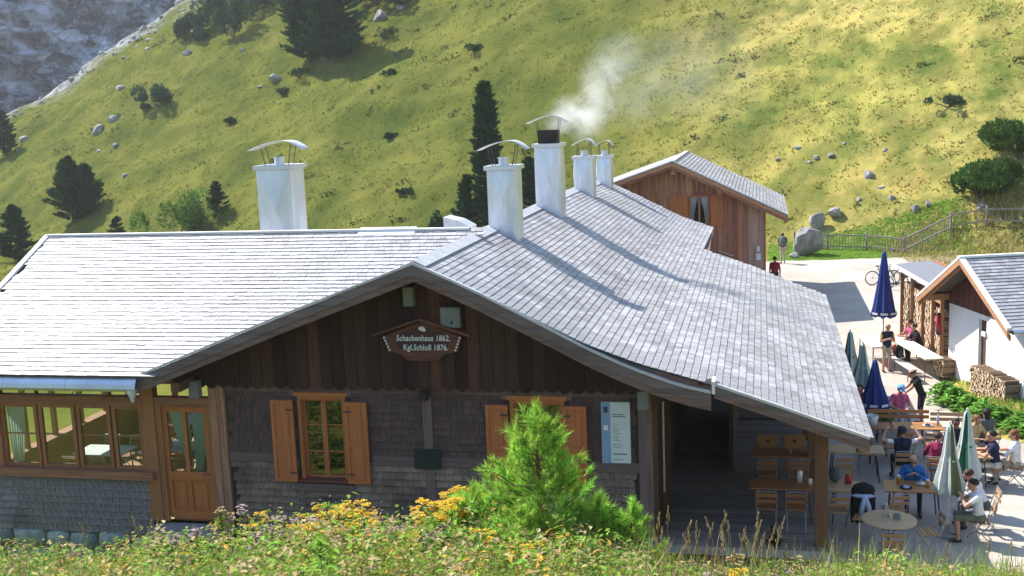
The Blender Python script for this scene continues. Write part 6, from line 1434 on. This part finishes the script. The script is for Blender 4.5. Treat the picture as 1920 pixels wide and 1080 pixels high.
# dry stalks with seed heads
def stalk(x, y, h, seed, label, group):
    rd = random.Random(seed); t = thing('dry_grass_stalk', label, 'grass stalk', (x, y, gz(x, y) - .02), rd.uniform(0, 6.28), group)
    b = rd.uniform(.05, .22) * h; pts = [(0, 0, 0), (b * .15, 0, h * .4), (b * .5, 0, h * .75), (b, 0, h)]
    m = MB(); m.tube(pts, [.0035, .003, .0025, .0015], 4); part('stem', m, 'dry_stalk', t)
    m = MB()
    for k in range(16):
        f = k / 15; p = Vector(pts[2]).lerp(Vector(pts[3]), .25 + .8 * f); a = rd.uniform(0, 6.28); r_ = .012 * (1.2 - f); m.ell(p + Vector((math.cos(a) * r_, math.sin(a) * r_, 0)), (.0042, .0042, .014), n=4, m=3)
    part('seed_head', m, 'dry_stalk', t)
def at_px(u, wv): l = (u - 960) / 2100 * wv * 1.04; return spot(wv, l)
rd = random.Random(5)
for k in range(80):
    u = rd.choice([rd.uniform(1180, 1480), rd.uniform(1480, 1900), rd.uniform(1180, 1420), rd.uniform(60, 700)]); wv = rd.uniform(7.2, 9.4); x, y = at_px(u, wv)
    stalk(x, y, rd.uniform(.48, .78) if 1180 < u < 1460 else rd.uniform(.34, .58), k, 'thin dry grass stalk with seed head on the meadow bank', 'dry stalks on the meadow bank')
# flowering plants
def flower_plant(name, u, wv, h, heads, spread, mat, seed, label, group, kind='cluster', leaf='meadow_leaf', size=.02):
    rd = random.Random(seed); x, y = at_px(u, wv); t = thing(name, label, 'flower', (x, y, gz(x, y) - .02), rd.uniform(0, 6.28), group)
    ms = MB(); ml = MB()
    for q in range(heads):
        a = rd.uniform(0, 6.28); r_ = spread * math.sqrt(rd.random()); hh = h * rd.uniform(.78, 1.0) * (1 - .15 * r_ / max(spread, .01)); tip = Vector((math.cos(a) * r_, math.sin(a) * r_, hh)); base = Vector((math.cos(a) * r_ * .25, math.sin(a) * r_ * .25, 0))
        mid = base.lerp(tip, .5) + Vector((0, 0, .03)); ms.tube([base, mid, tip], [.005, .004, .003], 4)
        for j in range(13):
            p = base.lerp(tip, rd.uniform(.2, .92)); an = rd.uniform(0, 6.28); L = rd.uniform(.03, .07); d = Vector((math.cos(an), math.sin(an), rd.uniform(-.2, .5))); s_ = Vector((-math.sin(an), math.cos(an), 0))
            ml.add([p, p + d * L * .5 + s_ * L * .2, p + d * L - Vector((0, 0, L * .25)), p + d * L * .5 - s_ * L * .2], [(0, 1, 2, 3)])
        m = MB()
        if kind == 'cluster':
            for j in range(15):
                an = rd.uniform(0, 6.28); rr = .045 * math.sqrt(rd.random()); c = tip + Vector((math.cos(an) * rr, math.sin(an) * rr, rd.uniform(-.012, .016)))
                for w_ in range(5): b = 2 * math.pi * w_ / 5 + an; e = size * .62; m.add([c, c + Vector((math.cos(b - .5) * e, math.sin(b - .5) * e, .004)), c + Vector((math.cos(b) * e * 1.5, math.sin(b) * e * 1.5, .002)), c + Vector((math.cos(b + .5) * e, math.sin(b + .5) * e, .004))], [(0, 1, 2, 3)])
                m.ell(c + Vector((0, 0, .004)), (.005, .005, .004), n=5, m=3, mat=1)
            part('flower_head', m, [mat, 'flower_ochre'], t)
        elif kind == 'spike':
            for j in range(46):
                f = rd.random(); c = base.lerp(tip, .45 + .55 * f) + Vector((rd.gauss(0, .016 * (1.2 - f)), rd.gauss(0, .016 * (1.2 - f)), 0)); e = size * .6; an = rd.uniform(0, 6.28); d = Vector((math.cos(an), math.sin(an), rd.uniform(-.2, .5))) * e; s_ = Vector((-math.sin(an), math.cos(an), .3)) * e * .5; m.add([c, c + d * .5 + s_, c + d, c + d * .5 - s_], [(0, 1, 2, 3)])
            part('flower_head', m, mat, t)
        else:   # umbel
            for j in range(13):
                an = rd.uniform(0, 6.28); rr = .055 * math.sqrt(rd.random()); c = tip + Vector((math.cos(an) * rr, math.sin(an) * rr, .02 - rr * .2)); m.tube([tip - Vector((0, 0, .03)), c], .0015, 3); m.ell(c, (.012, .012, .007), n=6, m=3, jit=.25)
            part('flower_head', m, mat, t)
    part('stem', ms, leaf, t); stuff(part('leaf_mass', ml, leaf, t))
yel = [(600, 8.7, .60), (640, 8.6, .62), (560, 8.8, .50), (665, 8.9, .62), (625, 8.2, .44), (575, 8.3, .38), (775, 8.6, .60), (815, 8.7, .66), (850, 8.6, .66), (880, 8.8, .64), (905, 9.0, .66), (835, 8.3, .50), (790, 8.2, .44)]
for k, (u, wv, h) in enumerate(yel): flower_plant('yellow_flower_plant', u, wv, h + .10, 9, .14, 'flower_yellow', 200 + k, 'bright yellow flower clump under the left window' if u < 700 else 'bright yellow flower clump between plaque and pine bush', 'yellow clumps under the left window' if u < 700 else 'yellow clumps left of the pine bush', size=.022)
for k, (u, wv, h) in enumerate([(660, 7.4, .40), (690, 7.3, .42), (715, 7.4, .38), (700, 7.0, .26), (735, 7.1, .28), (900, 7.0, .20), (945, 7.0, .22), (820, 6.9, .14), (640, 7.2, .26), (1480, 7.3, .22), (1520, 7.4, .2), (1890, 7.4, .24), (1500, 7.1, .16)]): flower_plant('goldenrod_plant', u, wv, h + .14, 5, .06, 'flower_ochre', 240 + k, 'golden yellow flower spike in front of the pine bush' if u < 1000 else 'golden yellow flower spike among the dry grass', 'golden spikes by the pine' if u < 1000 else 'golden spikes in dry grass', 'spike', size=.034)
for k, (u, wv, h) in enumerate([(160, 8.4, .28), (190, 8.2, .24), (240, 8.0, .2), (110, 8.3, .2), (215, 8.6, .3), (260, 8.4, .28), (130, 7.9, .14)]): flower_plant('yellow_flower_plant', u, wv, h, 4, .10, 'flower_yellow', 270 + k, 'low yellow flowers at the left end of the meadow bank', 'low yellow flowers on the left bank', size=.02)
for k, (u, wv, h) in enumerate([(350, 8.5, .40), (385, 8.6, .52), (405, 8.5, .56), (425, 8.6, .54), (365, 8.3, .30), (325, 8.4, .30), (120, 8.6, .34), (90, 8.5, .30), (20, 8.3, .22), (300, 8.6, .34), (1440, 8.2, .30), (1330, 8.0, .26), (1560, 7.6, .2), (1140, 8.4, .55)]): flower_plant('umbel_plant', u, wv, h + .08, 3, .07, ['flower_pink', 'lime_leaf', 'dry_stalk'][k % 3], 300 + k, 'faded umbel flower plant near the veranda door' if u < 700 else 'faded umbel flower plant right of the pine bush', 'faded umbels near the door' if u < 700 else 'faded umbels right of the pine', 'umbel')
for k, (u, wv, h) in enumerate([(480, 8.4, .40), (500, 8.5, .44), (520, 8.3, .42), (545, 8.6, .46), (690, 8.7, .46), (720, 8.6, .42), (735, 8.7, .44), (460, 8.2, .34)]): flower_plant('thistle_plant', u, wv, h + .06, 4, .08, 'flower_pink', 330 + k, 'mauve brown flower heads among the yellow clumps', 'mauve heads among the yellow clumps', 'umbel')
for k, (u, wv, h) in enumerate([(175, 7.3, .20), (183, 7.25, .18), (1085, 7.2, .20), (150, 7.2, .14), (1090, 7.4, .22)]): flower_plant('gentian_plant', u, wv, h, 1, .02, 'flower_violet', 350 + k, 'small violet blue flower in the low meadow', 'violet flowers in the meadow', 'spike', size=.03)
rq = random.Random(77)
for k in range(46):
    u = rq.uniform(60, 1500); h = (.32 if u < 420 or u > 1180 else .48) * rq.uniform(.7, 1.25); kd = rq.choice(['cluster', 'spike', 'umbel', 'spike'])
    flower_plant('meadow_weed', u, rq.uniform(7.2, 9.0), h, 4, .09, {'cluster': 'flower_yellow', 'spike': rq.choice(['flower_ochre', 'dry_stalk']), 'umbel': rq.choice(['flower_pink', 'dry_stalk'])}[kd], 500 + k,
                 {'cluster': 'small yellow flowering weed in the meadow band', 'spike': 'weed with straw or golden spikes in the meadow band', 'umbel': 'weed with faded flat heads in the meadow band'}[kd], 'meadow weeds ' + kd, kd, size=.022)
# young pines: trunk, branches with upturned needle brushes
def young_pine(u, wv, h, r, seed, label, nb=46, brush=.16):
    g = np.random.default_rng(seed); x, y = at_px(u, wv); t = thing('young_pine', label, 'pine', (x, y, gz(x, y) - .05), g.uniform(0, 6))
    m = MB(); m.tube([(0, 0, 0), (.02, .01, h * .5), (0, 0, h * .96)], [.03 * h + .01, .018 * h + .006, .006], 7); part('trunk', m, 'pine_stem', t)
    br = MB(); C = []; D = []; TW = []
    for k in range(nb):
        f = (k + g.random()) / nb; hh = h * (.04 + .92 * f); a = k * 2.399 + g.normal(0, .3); L = r * ((1 - f) ** .72 + .04) * g.uniform(.65, 1.12)
        p0 = Vector((0, 0, hh)); p1 = p0 + Vector((math.cos(a) * L * .6, math.sin(a) * L * .6, L * .12)); p2 = p0 + Vector((math.cos(a) * L, math.sin(a) * L, L * .45)); br.tube([p0, p1, p2], [.010, .007, .004], 4)
        nt = max(3, int(7 * L / r) + 2)
        for q in range(nt):
            s_ = .35 + .65 * (q + 1) / nt; b = p0.lerp(p1, min(s_ / .6, 1)) if s_ < .6 else p1.lerp(p2, (s_ - .6) / .4)
            o_ = Vector(g.normal(0, .07 * L + .012, 3)); e = b + o_; d = Vector((math.cos(a) * .5 + g.normal(0, .45), math.sin(a) * .5 + g.normal(0, .45), .85)).normalized(); TW.append((e, d, brush * g.uniform(.7, 1.2)))
    for q in range(4): TW.append((Vector((0, 0, h * (.9 + .03 * q))), Vector((g.normal(0, .12), g.normal(0, .12), 1)).normalized(), brush * 1.1))
    part('branch', br, 'pine_stem', t)
    nn = 56; nt = len(TW); E = np.array([tuple(a[0]) for a in TW]); DD = np.array([tuple(a[1]) for a in TW]); LL = np.array([a[2] for a in TW])
    tt = g.uniform(0, 1, (nt, nn)); nd = DD[:, None] * 1.0 + g.normal(0, .55, (nt, nn, 3)); nd /= np.linalg.norm(nd, axis=2)[:, :, None]
    b = E[:, None] + DD[:, None] * (LL[:, None] * tt * .75)[:, :, None]; ln = (LL[:, None] * g.uniform(.35, .62, (nt, nn)))[:, :, None]; sv = np.cross(nd, g.normal(0, 1, (nt, nn, 3))); sv /= np.linalg.norm(sv, axis=2)[:, :, None]; wd = .0032
    P = np.stack([b - sv * wd, b + sv * wd, b + nd * ln], 2).reshape(-1, 3)
    stuff(link('needles', np_mesh('needles', P, np.arange(len(P)).reshape(-1, 3), ['pine_needle'], np.repeat(g.random(nt), nn) * .6 + g.random(nt * nn) * .4), t))
young_pine(995, 8.5, 1.28, .50, 401, 'bushy young pine standing before the right shuttered window', 70, .16)
young_pine(870, 8.5, .62, .40, 402, 'low spreading pine shoot left of the bushy young pine', 34, .14); young_pine(1105, 8.4, .58, .32, 403, 'low spreading pine shoot right of the bushy young pine', 34, .14)
young_pine(1170, 8.3, .62, .22, 404, 'slim pine shoot below the information board', 20, .13); young_pine(575, 7.2, .46, .16, 405, 'tiny bright pine seedling in the yellow flowers', 16, .11); young_pine(790, 8.2, .40, .28, 406, 'small pine shoot among the yellow clumps', 22, .13); young_pine(960, 8.0, .5, .45, 407, 'dense low pine growth at the foot of the bushy young pine', 36, .14)

# ================================================================== smoke of the second chimney
def smoke(name, label, c, rad, dens, puffs, nscale):
    m = MB(); m.ell(c, rad, n=24, m=16); o = m.build(name, [], smooth=True); stuff(tag(o, label, 'smoke'))
    mt = bpy.data.materials.new(name); mt.use_nodes = True; n = mt.node_tree; n.nodes.clear(); L = n.links
    out = n.nodes.new('ShaderNodeOutputMaterial'); pv = n.nodes.new('ShaderNodeVolumePrincipled'); pv.inputs['Color'].default_value = (.93, .93, .92, 1); pv.inputs['Anisotropy'].default_value = .3
    tc = n.nodes.new('ShaderNodeTexCoord'); nz = n.nodes.new('ShaderNodeTexNoise'); nz.inputs['Scale'].default_value = nscale; nz.inputs['Detail'].default_value = 4; nz.inputs['Roughness'].default_value = .6; nz.inputs['Distortion'].default_value = .6
    L.new(tc.outputs['Object'], nz.inputs[0]); r = n.nodes.new('ShaderNodeMapRange'); r.inputs[1].default_value = .34; r.inputs[2].default_value = .74; L.new(nz.outputs[0], r.inputs[0]); acc = None
    for (p, rr, a) in puffs:
        vd = n.nodes.new('ShaderNodeVectorMath'); vd.operation = 'DISTANCE'; vd.inputs[1].default_value = p; L.new(tc.outputs['Object'], vd.inputs[0])
        f = n.nodes.new('ShaderNodeMapRange'); f.interpolation_type = 'SMOOTHSTEP'; f.inputs[1].default_value = rr; f.inputs[2].default_value = 0; f.inputs[3].default_value = 0; f.inputs[4].default_value = a; L.new(vd.outputs['Value'], f.inputs[0])
        if acc is None: acc = f.outputs[0]
        else: ad = n.nodes.new('ShaderNodeMath'); ad.operation = 'ADD'; L.new(acc, ad.inputs[0]); L.new(f.outputs[0], ad.inputs[1]); acc = ad.outputs[0]
    mu = n.nodes.new('ShaderNodeMath'); mu.operation = 'MULTIPLY'; L.new(acc, mu.inputs[0]); L.new(r.outputs[0], mu.inputs[1]); m2 = n.nodes.new('ShaderNodeMath'); m2.operation = 'MULTIPLY'; m2.inputs[1].default_value = dens; L.new(mu.outputs[0], m2.inputs[0]); L.new(m2.outputs[0], pv.inputs['Density']); L.new(pv.outputs[0], out.inputs['Volume'])
    o.data.materials.append(mt); return o
smoke('chimney_smoke', 'white smoke curling from the sooty flue of the tallest chimney', (-3.6, 33.4, 9.3), (4.4, 1.8, 2.2), 1.3,
      [((-5.85, 32.8, 8.1), .55, 2.2), ((-5.5, 33.0, 8.35), .7, 1.4), ((-5.05, 33.1, 8.1), .8, 1.3), ((-4.7, 33.2, 8.6), .9, .7), ((-4.5, 33.4, 9.2), 1.0, .6), ((-4.1, 33.4, 9.9), 1.1, .3), ((-3.6, 33.4, 8.7), 1.2, .16), ((-2.8, 33.4, 9.4), 1.8, .08), ((-1.4, 33.5, 9.4), 2.2, .06)], 1.5)
# thin mountain air round the whole scene
HAZE = 0.0002
m = MB(); m.b2(-470, 300, -150, 460, -75, 190); hz_ = m.build('haze', []); stuff(tag(hz_, 'thin sunny mountain air over the whole place', 'haze'))
hm = bpy.data.materials.new('haze'); hm.use_nodes = True; n = hm.node_tree; n.nodes.clear(); ho = n.nodes.new('ShaderNodeOutputMaterial'); hv = n.nodes.new('ShaderNodeVolumePrincipled')
hv.inputs['Color'].default_value = (.95, .97, 1, 1); hv.inputs['Density'].default_value = HAZE; hv.inputs['Anisotropy'].default_value = .35; n.links.new(hv.outputs[0], ho.inputs['Volume']); hz_.data.materials.append(hm)
for o in list(bpy.data.objects):
    for kx in ('_w', '_o', '_p'):
        if kx in o: del o[kx]
